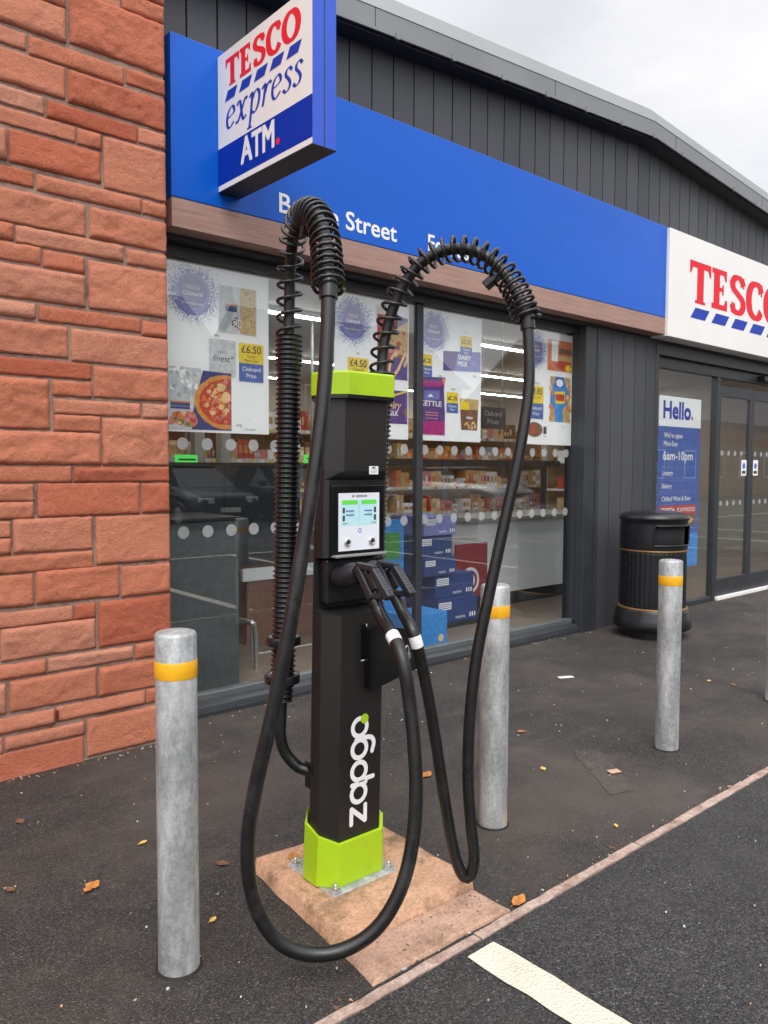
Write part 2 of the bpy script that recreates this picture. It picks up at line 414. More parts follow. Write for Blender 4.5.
# ------------------------------------------------------------------ flat graphics on a plane
class Flat:
    """2-D drawing on a plane: o + u*ux + v*uv, each layer lifted along n"""
    def __init__(s, mb, o, ux, uv, n, dl=.0005):
        s.mb = mb; s.o = Vector(o); s.ux = Vector(ux); s.uv = Vector(uv); s.n = Vector(n); s.dl = dl; s.k = 0
    def P(s, u, v, l): return s.o+s.ux*u+s.uv*v+s.n*(s.dl*l)
    def poly(s, pts, mat, l=1): s.mb.add([s.P(u, v, l) for u, v in pts], [tuple(range(len(pts)))], mat); return s
    def rect(s, u0, v0, u1, v1, mat, l=1): return s.poly([(u0, v0), (u1, v0), (u1, v1), (u0, v1)], mat, l)
    def rrect(s, u0, v0, u1, v1, r, mat, l=1):
        pts = []
        for cx, cy, a0 in ((u1-r, v0+r, -90), (u1-r, v1-r, 0), (u0+r, v1-r, 90), (u0+r, v0+r, 180)):
            for k in range(5): a = math.radians(a0+k*22.5); pts.append((cx+r*math.cos(a), cy+r*math.sin(a)))
        return s.poly(pts, mat, l)
    def disc(s, u, v, ru, rv, mat, l=1, n=28, umax=None, wob=0, seed=0):
        rnd = random.Random(seed); pts = []
        for k in range(n):
            a = 2*PI*k/n; w = 1+wob*(rnd.random()-.5)
            x = u+ru*w*math.cos(a)
            if umax is not None: x = min(x, umax)
            pts.append((x, v+rv*w*math.sin(a)))
        return s.poly(pts, mat, l)
    def text(s, st, u, v, w=None, h=None, mat='white', l=2, bold=0, align='L', shear=0, rot=0, wmax=None):
        vs, fs = text_geom(st)
        if not vs: return s
        x0 = min(p[0] for p in vs); x1 = max(p[0] for p in vs); y0 = min(p[1] for p in vs); y1 = max(p[1] for p in vs)
        H = max(p[1] for p in text_geom('H')[0]); W = x1-x0; y0 = 0
        sy = h/H if h else w/W; sx = w/W if w else sy
        offs = [(0, 0)] if not bold else [(0, 0), (bold, 0), (0, bold), (bold, bold)]
        for q, (du, dv) in enumerate(offs):
            out = []
            for x, y in vs:
                a = (x-x0)*sx; b = (y-y0)*sy; a += shear*b
                if align == 'C': a -= W*sx/2
                if rot: a, b = a*math.cos(rot)-b*math.sin(rot), a*math.sin(rot)+b*math.cos(rot)
                out.append(s.P(u+a+du, v+b+dv, l+q*.2))
            s.mb.add(out, fs, mat)
        return s
    def ribbon(s, pts, mat, l=2, thin=.1, thick=.1, pen=0, cap=False, n=8, smooth=True, closed=False):
        """calligraphic stroke: width follows the stroke direction against the pen angle"""
        p3 = [Vector((a, b, 0)) for a, b in pts]
        path = catmull(p3, n, closed) if smooth else p3
        N = len(path); L = []; R = []
        for i in range(N):
            if closed: a, b = path[i-1], path[(i+1) % N]
            else: a, b = path[max(0, i-1)], path[min(N-1, i+1)]
            d = (b-a).normalized(); w = thin+(thick-thin)*abs(math.sin(math.atan2(d.y, d.x)-pen)); nn = Vector((-d.y, d.x, 0))*w/2
            L.append(path[i]+nn); R.append(path[i]-nn)
        vs = [s.P(q.x, q.y, l) for q in L]+[s.P(q.x, q.y, l) for q in R]
        s.mb.add(vs, [(i, (i+1) % N, N+(i+1) % N, N+i) for i in range(N if closed else N-1)], mat)
        if cap:
            for q in (path[0], path[-1]): s.disc(q.x, q.y, thin/2, thin/2, mat, l+.3, 14)
        return s
class Sub(Flat):
    """the same plane with its own 2-D affine: used for letters drawn in unit boxes"""
    def __init__(s, base, u, v, su, sv, shear=0):
        s.mb = base.mb; s.n = base.n; s.dl = base.dl
        s.o = base.o+base.ux*u+base.uv*v; s.ux = base.ux*su; s.uv = base.uv*sv+base.ux*(su*0+shear*sv)

def tesco(fl, u, v, w, h, mat, l=2):
    """red serif capitals T E S C O in a box u..u+w, v..v+h"""
    adv = [0, .86, 1.64, 2.40, 3.26]; tot = 4.22
    for ch, a in zip('TESCO', adv):
        g = Sub(fl, u+a/tot*w, v, w/tot, h)
        if ch == 'T':
            g.poly([(0, .85), (.84, .85), (.84, 1), (0, 1)], mat, l)
            g.poly([(0, .70), (.05, .70), (.13, .87), (0, .87)], mat, l+.2); g.poly([(.84, .70), (.84, .87), (.71, .87), (.79, .70)], mat, l+.2)
            g.poly([(.29, .05), (.55, .05), (.55, .88), (.29, .88)], mat, l+.4); g.poly([(.22, 0), (.62, 0), (.62, .07), (.22, .07)], mat, l+.6)
        if ch == 'E':
            g.poly([(.10, .03), (.35, .03), (.35, .97), (.10, .97)], mat, l)
            g.poly([(.02, .87), (.64, .87), (.64, 1), (.02, 1)], mat, l+.2); g.poly([(.02, 0), (.68, 0), (.68, .13), (.02, .13)], mat, l+.2)
            g.poly([(.64, .74), (.64, .91), (.50, .91), (.58, .74)], mat, l+.4); g.poly([(.68, .27), (.60, .27), (.52, .09), (.68, .09)], mat, l+.4)
            g.poly([(.3, .46), (.52, .46), (.52, .56), (.3, .56)], mat, l+.4); g.poly([(.46, .38), (.52, .38), (.52, .64), (.46, .64)], mat, l+.6)
        if ch == 'S':
            g.ribbon([(.60, .76), (.55, .87), (.40, .95), (.22, .92), (.12, .78), (.18, .64), (.36, .53), (.54, .42), (.62, .28), (.55, .12), (.38, .05), (.20, .10), (.12, .25)], mat, l, .12, .24, 0)
            g.poly([(.58, .70), (.64, .70), (.64, .98), (.58, .98)], mat, l+.3); g.poly([(.08, .02), (.14, .02), (.14, .30), (.08, .30)], mat, l+.3)
        if ch == 'C':
            g.ribbon([(.70, .74), (.62, .89), (.45, .95), (.25, .88), (.13, .68), (.12, .42), (.20, .18), (.40, .05), (.58, .08), (.72, .24)], mat, l, .12, .27, 0)
            g.poly([(.68, .66), (.75, .66), (.75, .98), (.68, .98)], mat, l+.3)
        if ch == 'O':
            g.ribbon([(.45+.36*math.cos(2*PI*k/20), .5+.45*math.sin(2*PI*k/20)) for k in range(20)], mat, l, .12, .28, 0, n=3, closed=True)
def dashes(fl, u, v, w, h, mat, n=5, l=2):
    p = w/n
    for k in range(n):
        a = u+k*p; fl.poly([(a, v), (a+p*.68, v), (a+p*.90, v+h), (a+p*.22, v+h)], mat, l)
def express(fl, u, v, w, h, mat, l=2):
    """blue italic serif lower case: e x p r e s s; h is the x-height"""
    st = dict(
        e=(.62, [[(.10, .52), (.30, .56), (.50, .68), (.46, .92), (.32, .99), (.14, .80), (.07, .45), (.14, .10), (.30, .02), (.52, .22)]]),
        x=(.74, [[(.06, .84), (.14, .98), (.24, .94), (.32, .60), (.40, .22), (.50, .02), (.64, .16)], [(.66, .90), (.56, .98), (.40, .64), (.24, .20), (.12, .02), (.03, .10)]]),
        p=(.74, [[(.06, .82), (.18, .98), (.22, .90), (.20, .30), (.16, -.30), (.12, -.58)], [(.22, .60), (.36, .92), (.52, .98), (.64, .74), (.60, .30), (.44, .03), (.26, .08), (.20, .24)], [(.0, -.58), (.28, -.58)]]),
        r=(.56, [[(.06, .82), (.18, .98), (.22, .88), (.18, .40), (.12, .02)], [(.20, .50), (.34, .88), (.46, .98), (.54, .86)]]),
        s=(.52, [[(.46, .82), (.34, .99), (.18, .92), (.16, .72), (.30, .52), (.40, .28), (.32, .06), (.16, .01), (.04, .16)]]))
    tot = sum(st[c][0] for c in 'express'); a = 0
    for c in 'express':
        g = Sub(fl, u+a/tot*w, v, w/tot, h, h*.10/h)
        for i, q in enumerate(st[c][1]): g.ribbon(q, mat, l+.3*i, .05, .135, math.radians(20), n=6)
        a += st[c][0]
# ================================================================== GROUND
def sheet(name, pts, z, mat, n=1):
    mb = MB(); mb.add([(x, y, z) for x, y in pts], [tuple(range(len(pts)))], mat); return struct(mb.build(name, recalc=False))
# car park: one large sheet, pavement laid on top of it as a thin slab
sheet('car_park_ground', [(-300, -300), (300, -300), (300, 300), (-300, 300)], -.030, 'carpark')
mb = MB(); mb.box(-40, 60, -40, 1.561, -.2, 0, 'carpark'); struct(mb.build('car_park'))
mb = MB(); mb.box(-40, 60, 1.602, 20, -.2, 0.001, 'pavement'); struct(mb.build('pavement'))
# kerb edging stones, flush, chipped
mb = MB(); rnd = random.Random(3); x = -8.3
while x < 20:
    L = .915; z = .004+rnd.uniform(-.002, .002)
    pts_f = []; pts_b = []; n = 14
    for k in range(n+1):
        xx = x+.003+(L-.006)*k/n
        pts_f.append((xx, 1.564-rnd.uniform(-.005, .005), z)); pts_b.append((xx, 1.599+rnd.uniform(-.0035, .0035), z))
    out = pts_f+pts_b[::-1]
    mb.loft([[(a, b, -.1) for a, b, _ in out], out], 'kerb'); x += L
struct(mb.build('kerb_edging'))
# painted bay lines
def bay_line(x0, x1, y0, y1):
    mb = MB(); rnd = random.Random(int(x0*100)+5); n = 60; f = []; b = []
    for k in range(n+1):
        y = y0+(y1-y0)*k/n
        f.append((x0+rnd.uniform(-.004, .004), y, .004)); b.append((x1+rnd.uniform(-.004, .004), y, .004))
    mb.add(f+b, [(i, i+1, n+2+i, n+1+i) for i in range(n)], 'paint'); return struct(mb.build('bay_line', recalc=False))
for k in range(-3, 8):
    bay_line(1.665+2.41*k, 1.785+2.41*k, -3.0, 1.53)
mb = MB(); mb.add([(-20, -3.1, .0042), (40, -3.1, .0042), (40, -3.0, .0042), (-20, -3.0, .0042)], [(0, 1, 2, 3)], 'paint'); struct(mb.build('bay_end_line', recalc=False))
p = [onZ(x, y, .004) for x, y in ((572, 750), (597, 747), (636, 790), (611, 794))]
mb = MB(); 
ring = []
for a_, b_ in zip(p, p[1:]+p[:1]):
    for k in range(14): q = a_.lerp(b_, k/14); ring.append((q.x+random.uniform(-.012, .012), q.y+random.uniform(-.012, .012), .0032))
mb.add(ring, [tuple(range(len(ring)))], 'patch'); struct(mb.build('tarmac_repair', recalc=False))

# concrete plinth and the lower concrete apron that runs to the kerb
def weathered_slab(name, outline, z1, mat, label, inset, seed, res=.018, amp=.006):
    """outline is a quad; a subdivided top with worn, crumbling edges"""
    a, b, c, d = [Vector((x, y, 0)) for x, y in outline]; n = 36; m = 36; mb = MB(); vs = []
    for j in range(m+1):
        for i in range(n+1):
            s, t = i/n, j/m
            p = a.lerp(b, s).lerp(d.lerp(c, s), t)
            e = min(s, 1-s, t, 1-t)
            p2 = p+Vector((mnoise.noise((p.x*9, p.y*9, seed)), mnoise.noise((p.x*9, p.y*9, seed+5)), 0))*.007
            edge = min(1, e/inset); edge = edge*edge*(3-2*edge)
            z = z1*edge+amp*mnoise.noise((p.x*14, p.y*14, seed))*edge+amp*.6*mnoise.noise((p.x*45, p.y*45, seed))*min(1, edge+.3)
            vs.append((p2.x, p2.y, max(z, -.02) if e > 0 else -.03))
    W = n+1
    mb.add(vs, [(j*W+i, j*W+i+1, (j+1)*W+i+1, (j+1)*W+i) for j in range(m) for i in range(n)], mat, True)
    o = mb.build(name, recalc=False); return o
pl = weathered_slab('concrete_plinth', [(1.378, 1.772), (1.968, 1.762), (1.990, 2.345), (1.445, 2.385)], .052, 'plinth', '', .034, 2.3, amp=.0022)
tag(pl, 'weathered sandy concrete plinth under the charging post, crumbling at its edges', 'plinth')
pl2 = weathered_slab('concrete_apron', [(1.352, 1.606), (1.965, 1.606), (1.962, 1.772), (1.38, 1.782)], .014, 'plinth2', '', .05, 8.1, amp=.003)
tag(pl2, 'flat pinkish concrete slab between the plinth and the kerb edging', 'slab')

# ================================================================== SANDSTONE WALL (joint pattern read off the photo, on the wall plane y = 3.83)
WY = 3.83
S = []
def st(y0c, left, right, at, top, bot, xl=None):
    k = 3.84
    p = onY(at/k, y0c+top/k, WY); q = onY(at/k, y0c+bot/k, WY); yy = y0c+.5*(top+bot)/k
    xr = 1.838 if right >= 612 else onY(right/k, yy, WY).x
    x0 = onY(left/k, yy, WY).x if left is not None else None
    S.append([x0, xr, q.z, p.z])
for a in [
 (0, None, 250, 250, 38, 165), (0, None, 250, 250, -48, 30), (0, 272, 622, 622, 97, 287), (0, 270, 460, 460, -18, 37), (0, 470, 622, 620, 27, 90), (0, 470, 622, 620, -60, 20),
 (0, None, 97, 97, 133, 192), (0, 112, 470, 112, 138, 205), (0, 485, 628, 485, 262, 318), (0, None, 247, 247, 262, 380), (0, 262, 628, 262, 268, 390),
 (0, None, 165, 165, 375, 438), (0, 180, 523, 180, 385, 448), (0, 533, 628, 530, 490, 545), (0, None, 287, 288, 490, 545), (0, 298, 385, 297, 493, 550),
 (0, None, 22, 22, 495, 612), (0, 35, 383, 35, 495, 618), (0, 400, 635, 400, 525, 718), (0, None, 127, 127, 663, 718), (0, 143, 538, 143, 670, 728), (0, 548, 635, 545, 770, 818),
 (200, None, 325, 325, 22, 138), (200, 345, 638, 345, 28, 142), (200, None, 50, 50, 93, 155), (200, 62, 470, 62, 98, 160), (200, 487, 640, 487, 188, 242), (200, None, 155, 157, 185, 248),
 (200, 167, 322, 165, 193, 255), (200, None, 325, 325, 293, 410), (200, 342, 643, 342, 232, 412), (200, None, 135, 135, 400, 455), (200, 150, 537, 150, 405, 460), (200, 547, 640, 547, 465, 518),
 (200, None, 258, 258, 490, 605), (200, 275, 638, 275, 495, 615), (200, None, 348, 348, 632, 690), (200, 362, 640, 362, 640, 755), (200, None, 187, 187, 692, 878), (200, 203, 350, 203, 693, 748),
 (400, 208, 537, 208, -3, 48), (400, 550, 640, 550, 15, 65), (400, 208, 383, 208, 57, 115), (400, 395, 645, 395, 70, 247), (400, None, 385, 385, 130, 247), (400, None, 272, 272, 257, 313),
 (400, 285, 643, 285, 258, 313), (400, None, 127, 127, 325, 385), (400, None, 127, 127, 392, 452), (400, 147, 533, 147, 323, 448), (400, 545, 647, 545, 322, 433), (400, None, 38, 38, 467, 525),
 (400, None, 40, 40, 533, 592), (400, 53, 352, 53, 460, 588), (400, None, 355, 355, 580, 640), (400, 370, 650, 370, 450, 632), (400, None, 127, 127, 668, 786), (400, 140, 455, 140, 660, 783),
 (400, 468, 655, 468, 642, 755), (600, None, 277, 278, 22, 75), (600, 287, 365, 285, 20, 75), (600, 380, 655, 380, 10, 180), (600, 5, 365, 5, 115, 235), (600, None, 175, 175, 228, 280),
 (600, 187, 510, 187, 225, 275), (600, 522, 655, 522, 172, 225), (600, None, 22, 22, 320, 435), (600, 38, 370, 38, 315, 430), (600, 383, 655, 383, 262, 368), (600, None, 208, 200, 420, 475),
 (600, 220, 555, 222, 412, 465), (600, 563, 655, 560, 345, 395), (600, None, 8, 8, 530, 590), (600, 22, 322, 22, 530, 578), (600, None, 320, 320, 525, 640), (600, 337, 655, 335, 460, 600)]: st(*a)
XL = .50
base = []
rnd = random.Random(11)
for q in S:
    if q[0] is None: q[0] = XL+.008+(rnd.uniform(0, .02))
    q[2] = max(q[2], -.05); base.append(q)
gap = -.007
# further courses to the left and above, beyond the frame: the same bond turned about its own middle
more = []
for k in range(1, 4):
    for q in base:
        w = 1.845-XL
        a, b = (q[0], q[1]) if k % 2 == 0 else (XL+1.838-q[1], XL+1.838-q[0])
        more.append([a-w*k, b-w*k, q[2], q[3]])
ztop = max(q[3] for q in base); z = 3.98
while z < 5.3:
    h = rnd.choice((.075, .15, .16, .11)); x = 1.838
    while x > -3.5:
        L = rnd.uniform(.22, .5); more.append([x-L+.012, x, z, z+h-.012]); x -= L
    z += h
def rock(mb, x0, x1, z0, z1, y, seed, amp=.016):
    w, h = x1-x0, z1-z0; n = max(3, int(w/.011)); m = max(3, int(h/.011)); vs = []
    pu = rnd.uniform(.45, 1.35)*amp*min(1, (h/.12)**.6); tx, tz = rnd.uniform(-.010, .010), rnd.uniform(-.008, .010)
    for j in range(m+1):
        for i in range(n+1):
            s, t = i/n, j/m; x = x0+w*s; z = z0+h*t
            e = min(s*w, (1-s)*w, t*h, (1-t)*h)
            ed = min(1, e/.020); ed = ed*(2-ed)
            nz = mnoise.fractal((x*7, z*9, seed*3.7), 1., 2., 5)
            cr = abs(mnoise.noise((x*9+3, z*9, seed*1.9))); f2 = mnoise.noise((x*45, z*45, seed))
            d = (pu*(.72+.5*nz-.55*max(0, .22-cr)*2)+tx*(s-.5)*2+tz*(t-.5)*2+.0030*f2+.004*(abs(mnoise.noise((x*24, z*30, seed*2.3)))-.25))*ed
            # ragged outline
            ox = .0035*mnoise.noise((z*22, seed, 1.)) if i in (0, n) else 0
            oz = .0035*mnoise.noise((x*22, seed, 2.)) if j in (0, m) else 0
            vs.append((x+ox, y-.003-max(d, 0), z+oz))
    W = n+1; k0 = len(vs)
    fs = [(j*W+i, j*W+i+1, (j+1)*W+i+1, (j+1)*W+i) for j in range(m) for i in range(n)]
    ringi = [i for i in range(n+1)]+[j*W+n for j in range(1, m+1)]+[m*W+i for i in range(n-1, -1, -1)]+[j*W for j in range(m-1, 0, -1)]
    vs += [(vs[i][0], y+.03, vs[i][2]) for i in ringi]; R_ = len(ringi)
    fs += [(ringi[k], k0+k, k0+(k+1) % R_, ringi[(k+1) % R_]) for k in range(R_)]
    mb.add(vs, fs, 'sandstone', True)
mb = MB()
mb.box(-3.6, 1.826, WY+.004, WY+.45, -.1, 5.3, 'mortar')
for i, (x0, x1, z0, z1) in enumerate(base+more):
    if z1-z0 < .02: continue
    rock(mb, x0+gap*.3, x1-gap*.3, z0+gap*.3, z1-gap*.3, WY, i+1)
# right return of the wall (quoin ends, seen edge-on)
z = -.03
while z < 5.2:
    h = rnd.choice((.11, .16, .2, .085)); mb.box(1.825, 1.838+rnd.uniform(-.003, .003), WY+.006, WY+.36, z, z+h-.01, 'sandstone'); z += h
wall = tag(mb.build('sandstone_wall', recalc=False), 'rock-faced red sandstone block wall filling the left side of the picture', 'wall')
# small red plastic weep vent in a joint of the wall
p = onY(218/3.84, 600+442/3.84, WY)
mb = MB(); mb.box(p.x-.0035, p.x+.0035, WY-.014, WY+.01, p.z-.025, p.z+.025, 'redpanel')
for k in range(6): mb.box(p.x-.004, p.x+.004, WY-.016, WY-.0135, p.z-.024+k*.009, p.z-.020+k*.009, 'dark')
wv = mb.build('weep_vent', wall)

# ================================================================== SHOP BUILDING
GY = 4.17
bld = thing('shop_building', 'dark grey clad shop with a low pitched roof and big glazed front', 'shop', (6.6, 4.06, 0))
RX, RZ, SL = 6.62, 4.445, .074           # ridge and soffit line
def roofz(x): return RZ-SL*abs(x-RX)
mb = MB(); x = 1.70; pitch = .189
mb.box(1.60, 14.0, 4.075, 4.12, 2.70, 3.9, 'cladgap')
while x < 14.0:
    a, b = x+.0055, x+pitch-.0055
    for q in ([a, b],):
        mb.prism([(a, 2.70), (b, 2.70), (b, roofz(b)+.02), (a, roofz(a)+.02)], 'y', 4.05, 4.085, 'cladding')
    x += pitch
xx = [1.6, RX, 14.0]
mb.prism([(1.6, 3.85), (14, 3.85), (14, roofz(14)), (RX, RZ), (1.6, roofz(1.6))], 'y', 4.0765, 4.118, 'cladgap')
mb.build('upper_cladding', bld, .003, 1)
mb = MB(); x = 6.052
for k in range(5):
    mb.box(x+.005, x+.187, 4.05, 4.085, .0, 2.71, 'cladding'); x += .192
mb.box(6.045, 7.015, 4.078, 4.30, .0, 2.70, 'cladgap')
x = 12.4
mb.build('lower_cladding', bld, .003, 1); mb = MB()
for k in range(9): mb.box(x+.005, x+.187, 4.05, 4.085, 0, 2.71, 'cladding'); x += .192
mb.box(12.39, 14.1, 4.078, 4.3, 0, 2.7, 'cladgap')
mb.build('lower_cladding', bld, .003, 1)
# verge: front trim, capping, lip with brackets, soffit
mb = MB()
VY = 3.90
for xa, xb in ((-.5, RX), (RX, 14.4)):
    A, B = roofz(xa), roofz(xb)
    mb.add([(xa, VY, A+.012), (xb, VY, B+.012), (xb, VY, B+.15), (xa, VY, A+.15), (xa, 4.2, A+.012), (xb, 4.2, B+.012), (xb, 4.2, B+.15), (xa, 4.2, A+.15)],
           [(0, 1, 2, 3), (7, 6, 5, 4), (0, 4, 5, 1), (3, 2, 6, 7), (0, 3, 7, 4), (1, 5, 6, 2)], 'roofmetal')
mb.build('verge_trim', bld)
mb = MB()
for xa, xb in ((-.5, RX), (RX, 14.4)):
    A, B = roofz(xa), roofz(xb)
    mb.add([(xa, VY-.004, A+.150), (xb, VY-.004, B+.150), (xb, 3.95, B+.275), (xa, 3.95, A+.275), (xa, 4.25, A+.15), (xb, 4.25, B+.15), (xb, 4.25, B+.275), (xa, 4.25, A+.275)],
           [(0, 1, 2, 3), (7, 6, 5, 4), (3, 2, 6, 7), (0, 3, 7, 4), (1, 5, 6, 2)], 'rooflight')
mb.build('verge_capping', bld)
mb = MB()
for xa, xb in ((-.5, RX), (RX, 14.4)):
    A, B = roofz(xa), roofz(xb)
    for y0, y1, z0, z1, m in ((VY-.018, VY-.004, .002, .022, 'roofmetal'), (VY+.012, 4.05, -.012, .010, 'dark')):
        mb.add([(xa, y0, A+z0), (xb, y0, B+z0), (xb, y0, B+z1), (xa, y0, A+z1), (xa, y1, A+z0), (xb, y1, B+z0), (xb, y1, B+z1), (xa, y1, A+z1)],
               [(0, 1, 2, 3), (7, 6, 5, 4), (0, 4, 5, 1), (3, 2, 6, 7), (0, 3, 7, 4), (1, 5, 6, 2)], m)
for k in range(24):
    x = 1.9+k*.52; z = roofz(x)
    mb.box(x, x+.03, VY-.024, VY-.003, z-.006, z+.030, 'roofmetal')
for k in range(7):
    x = 1.45+k*1.85; z = roofz(x); mb.box(x, x+.004, VY-.002, VY+.02, z+.02, z+.149, 'dark')
mb.build('verge_lip', bld)
mb = MB()
for xa, xb in ((-.5, RX), (RX, 14.4)):
    A, B = roofz(xa), roofz(xb)
    mb.add([(xa, 4.0, A+.279), (xb, 4.0, B+.279), (xb, 16.2, B+.279), (xa, 16.2, A+.279), (xa, 4.0, A+.16), (xb, 4.0, B+.16), (xb, 16.2, B+.16), (xa, 16.2, A+.16)],
           [(0, 1, 2, 3), (4, 7, 6, 5), (0, 3, 7, 4), (1, 5, 6, 2), (2, 6, 7, 3)], 'roofmetal')
mb.build('roof', bld)
# shell: side, back, ceiling
mb = MB(); mb.box(1.60, 1.84, 4.30, 16, -.1, 3.2, 'intwall'); mb.box(13.9, 14.1, 4.30, 16, -.1, 3.2, 'intwall'); mb.box(1.84, 13.9, 12.0, 12.2, -.1, 3.2, 'intwall')
mb.build('inner_wall', bld)
mb = MB(); mb.box(1.84, 13.9, 4.31, 12.0, 3.0, 3.06, 'ceil'); mb.build('ceiling', bld)
mb = MB(); mb.box(1.84, 13.9, 4.13, 12.0, -.1, .02, 'floor'); struct(mb.build('shop_floor'))
# timber band + lintel under the fascia
mb = MB(); mb.box(1.908, 6.885, 3.90, 4.049, 2.716, 2.868, 'timber'); mb.build('timber_band', bld, .003)
mb = MB(); mb.box(1.845, 6.05, 4.025, 4.20, 2.690, 2.790, 'frame'); mb.box(1.845, 6.05, 4.11, 4.20, 2.80, 2.9, 'dark')
mb.build('lintel', bld, .002, 1)
# shop window: frame, two panes, mullion, sill
win = MB()
win.box(1.85, 1.96, 4.115, 4.21, .10, 2.689, 'frame'); win.box(5.835, 5.90, 4.115, 4.21, .10, 2.689, 'frame')
win.box(1.961, 5.834, 4.118, 4.21, 2.632, 2.688, 'frame')
win.box(3.926, 3.984, 4.150, 4.20, .101, 2.631, 'frame')
win.box(5.822, 6.040, 4.030, 4.111, .0, 2.689, 'frame'); win.box(5.901, 6.044, 4.112, 4.30, 0, 2.688, 'frame')
win.box(5.985, 6.006, 4.022, 4.0295, .0, 2.689, 'frame')
wf = win.build('shop_window', bld, .003, 1)
mb = MB()
mb.box(1.961, 5.834, 4.135, 4.205, .058, .112, 'framelight')
mb.prism([(4.056, .030), (4.134, .030), (4.134, .078), (4.064, .060)], 'x', 1.845, 5.82, 'frame')
mb.box(1.845, 5.82, 4.050, 4.20, -.02, .0295, 'frame')
mb.build('window_sill', wf, .002, 1)
for xa, xb in ((1.955, 3.918), (3.982, 5.84)):
    mb = MB(); mb.box(xa, xb, GY, GY+.008, .105, 2.64, 'glass'); mb.build('pane', wf)
def dots(xa, xb, z, parent, sp=.157, y=GY-.0012, r=.036):
    mb = MB(); fl = Flat(mb, (0, y, 0), (1, 0, 0), (0, 0, 1), (0, -1, 0)); x = xa
    while x < xb: fl.disc(x, z, r, r, 'dots', 0, 20); x += sp
    return mb
for xa, xb in ((2.09, 3.90), (4.02, 5.82)):
    dots(xa, xb, 1.072, wf).build('frosted_dots', wf, recalc=False); dots(xa, xb, 1.585, wf).build('frosted_dots', wf, recalc=False)

# ------------------------------------------------ doors
DG = 4.12
door = MB()
door.box(6.995, 7.055, 4.045, 4.25, 0, 2.60, 'frame'); door.box(6.995, 12.38, 4.04, 4.25, 2.56, 2.665, 'frame'); door.box(6.995, 12.38, 4.06, 4.25, 2.668, 2.735, 'dark')
door.box(7.056, 12.3, 4.09, 4.16, 2.45, 2.559, 'frame'); door.box(8.335, 8.40, 4.085, 4.16, 0, 2.449, 'frame'); door.box(11.0, 11.09, 4.085, 4.16, 0, 2.449, 'frame'); door.box(12.3, 12.38, 4.045, 4.25, 0, 2.559, 'frame')
door.box(7.056, 8.334, 4.09, 4.16, 0, .055, 'frame'); door.box(11.091, 12.299, 4.09, 4.16, 0, .055, 'frame')
df = door.build('shop_entrance', bld, .003, 1)
for xa, xb in ((7.05, 8.34), (11.085, 12.305)):
    mb = MB(); mb.box(xa, xb, DG, DG+.008, .05, 2.455, 'glass'); mb.build('side_pane', df)
for xa, xb in ((8.41, 9.23), (9.235, 10.05), (10.055, 10.99)):
    mb = MB()
    mb.box(xa, xa+.06, 4.105, 4.145, .03, 2.37, 'frame'); mb.box(xb-.06, xb, 4.105, 4.145, .03, 2.37, 'frame')
    mb.box(xa+.06, xb-.06, 4.106, 4.144, .03, .23, 'frame'); mb.box(xa+.06, xb-.06, 4.106, 4.144, 2.25, 2.37, 'frame')
    leaf = mb.build('sliding_door', bld, .003, 1)
    mb = MB(); mb.box(xa+.055, xb-.055, DG-.004, DG+.004, .225, 2.255, 'glass'); mb.build('door_pane', leaf)
    fl_ = MB(); f = Flat(fl_, (0, DG-.0055, 0), (1, 0, 0), (0, 0, 1), (0, -1, 0))
    xs = xb-.22 if xa < 9 else xa+.075
    f.rect(xs, 1.38, xs+.13, 1.56, 'p_white'); f.disc(xs+.065, 1.49, .035, .035, 'p_blue', 2); f.rect(xs+.02, 1.40, xs+.11, 1.435, 'p_ink', 2)
    fl_.build('safety_sticker', leaf, recalc=False)
    for zz in (1.63, 1.072): dots(xa+.12, xb-.08, zz, leaf, y=DG-.0062, r=.030).build('frosted_dots', leaf, recalc=False)
mb = MB(); mb.box(8.42, 11.0, 4.065, 4.13, .0, .038, 'signwhite'); mb.build('threshold', bld, .004)
mb = MB(); mb.box(9.3, 9.62, 4.0, 4.10, 2.47, 2.53, 'black'); mb.build('door_sensor', bld, .01)

# ------------------------------------------------ fascia sign, white sign, projecting sign
fs = MB(); fs.box(1.908, 6.885, 3.90, 4.049, 2.871, 3.708, 'blue')
fas = tag(fs.build('fascia_sign', None, .004), 'long blue fascia panel with white street name lettering above the shop window', 'sign'); rebase(fas, (4.4, 3.97, 2.871))
mb = MB(); fl = Flat(mb, (0, 3.899, 0), (1, 0, 0), (0, 0, 1), (0, -1, 0), .0003)
fl.text('Bridge Street', 2.576, 2.928, w=.912, h=.108, mat='white', bold=.004)
mb.build('street_name_lettering', fas, recalc=False); mb = MB(); fl.mb = mb
fl.text('Forres', 3.777, 2.926, h=.108, mat='white', bold=.004)
mb.build('town_lettering', fas, recalc=False)
ws = MB(); ws.box(6.888, 11.9, 3.872, 4.049, 2.70, 3.699, 'signwhite')
wsg = tag(ws.build('shop_sign', None, .004), 'cream white shop sign board with red serif name and blue dashes above the entrance', 'sign'); rebase(wsg, (9.4, 3.96, 2.70))
mb = MB(); fl = Flat(mb, (0, 3.871, 0), (1, 0, 0), (0, 0, 1), (0, -1, 0), .0004)
tesco(fl, 7.27, 3.075, 2.13, .40, 'red'); dashes(fl, 7.30, 2.925, 2.12, .105, 'letblue')
mb.build('sign_lettering', wsg, recalc=False); mb = MB(); fl.mb = mb
express(fl, 9.65, 3.06, 1.6, .20, 'letblue')
mb.build('sign_lettering', wsg, recalc=False)
SX = 2.183
hs = thing('projecting_sign', 'white and blue projecting box sign with the shop name and cash machine lettering', 'sign', (2.25, 3.90, 3.0))
mb = MB(); mb.box(SX, SX+.135, 3.022, 3.896, 2.948, 3.662, 'signedge'); mb.box(SX-.001, SX+.136, 3.019, 3.897, 2.943, 2.9475, 'dark')
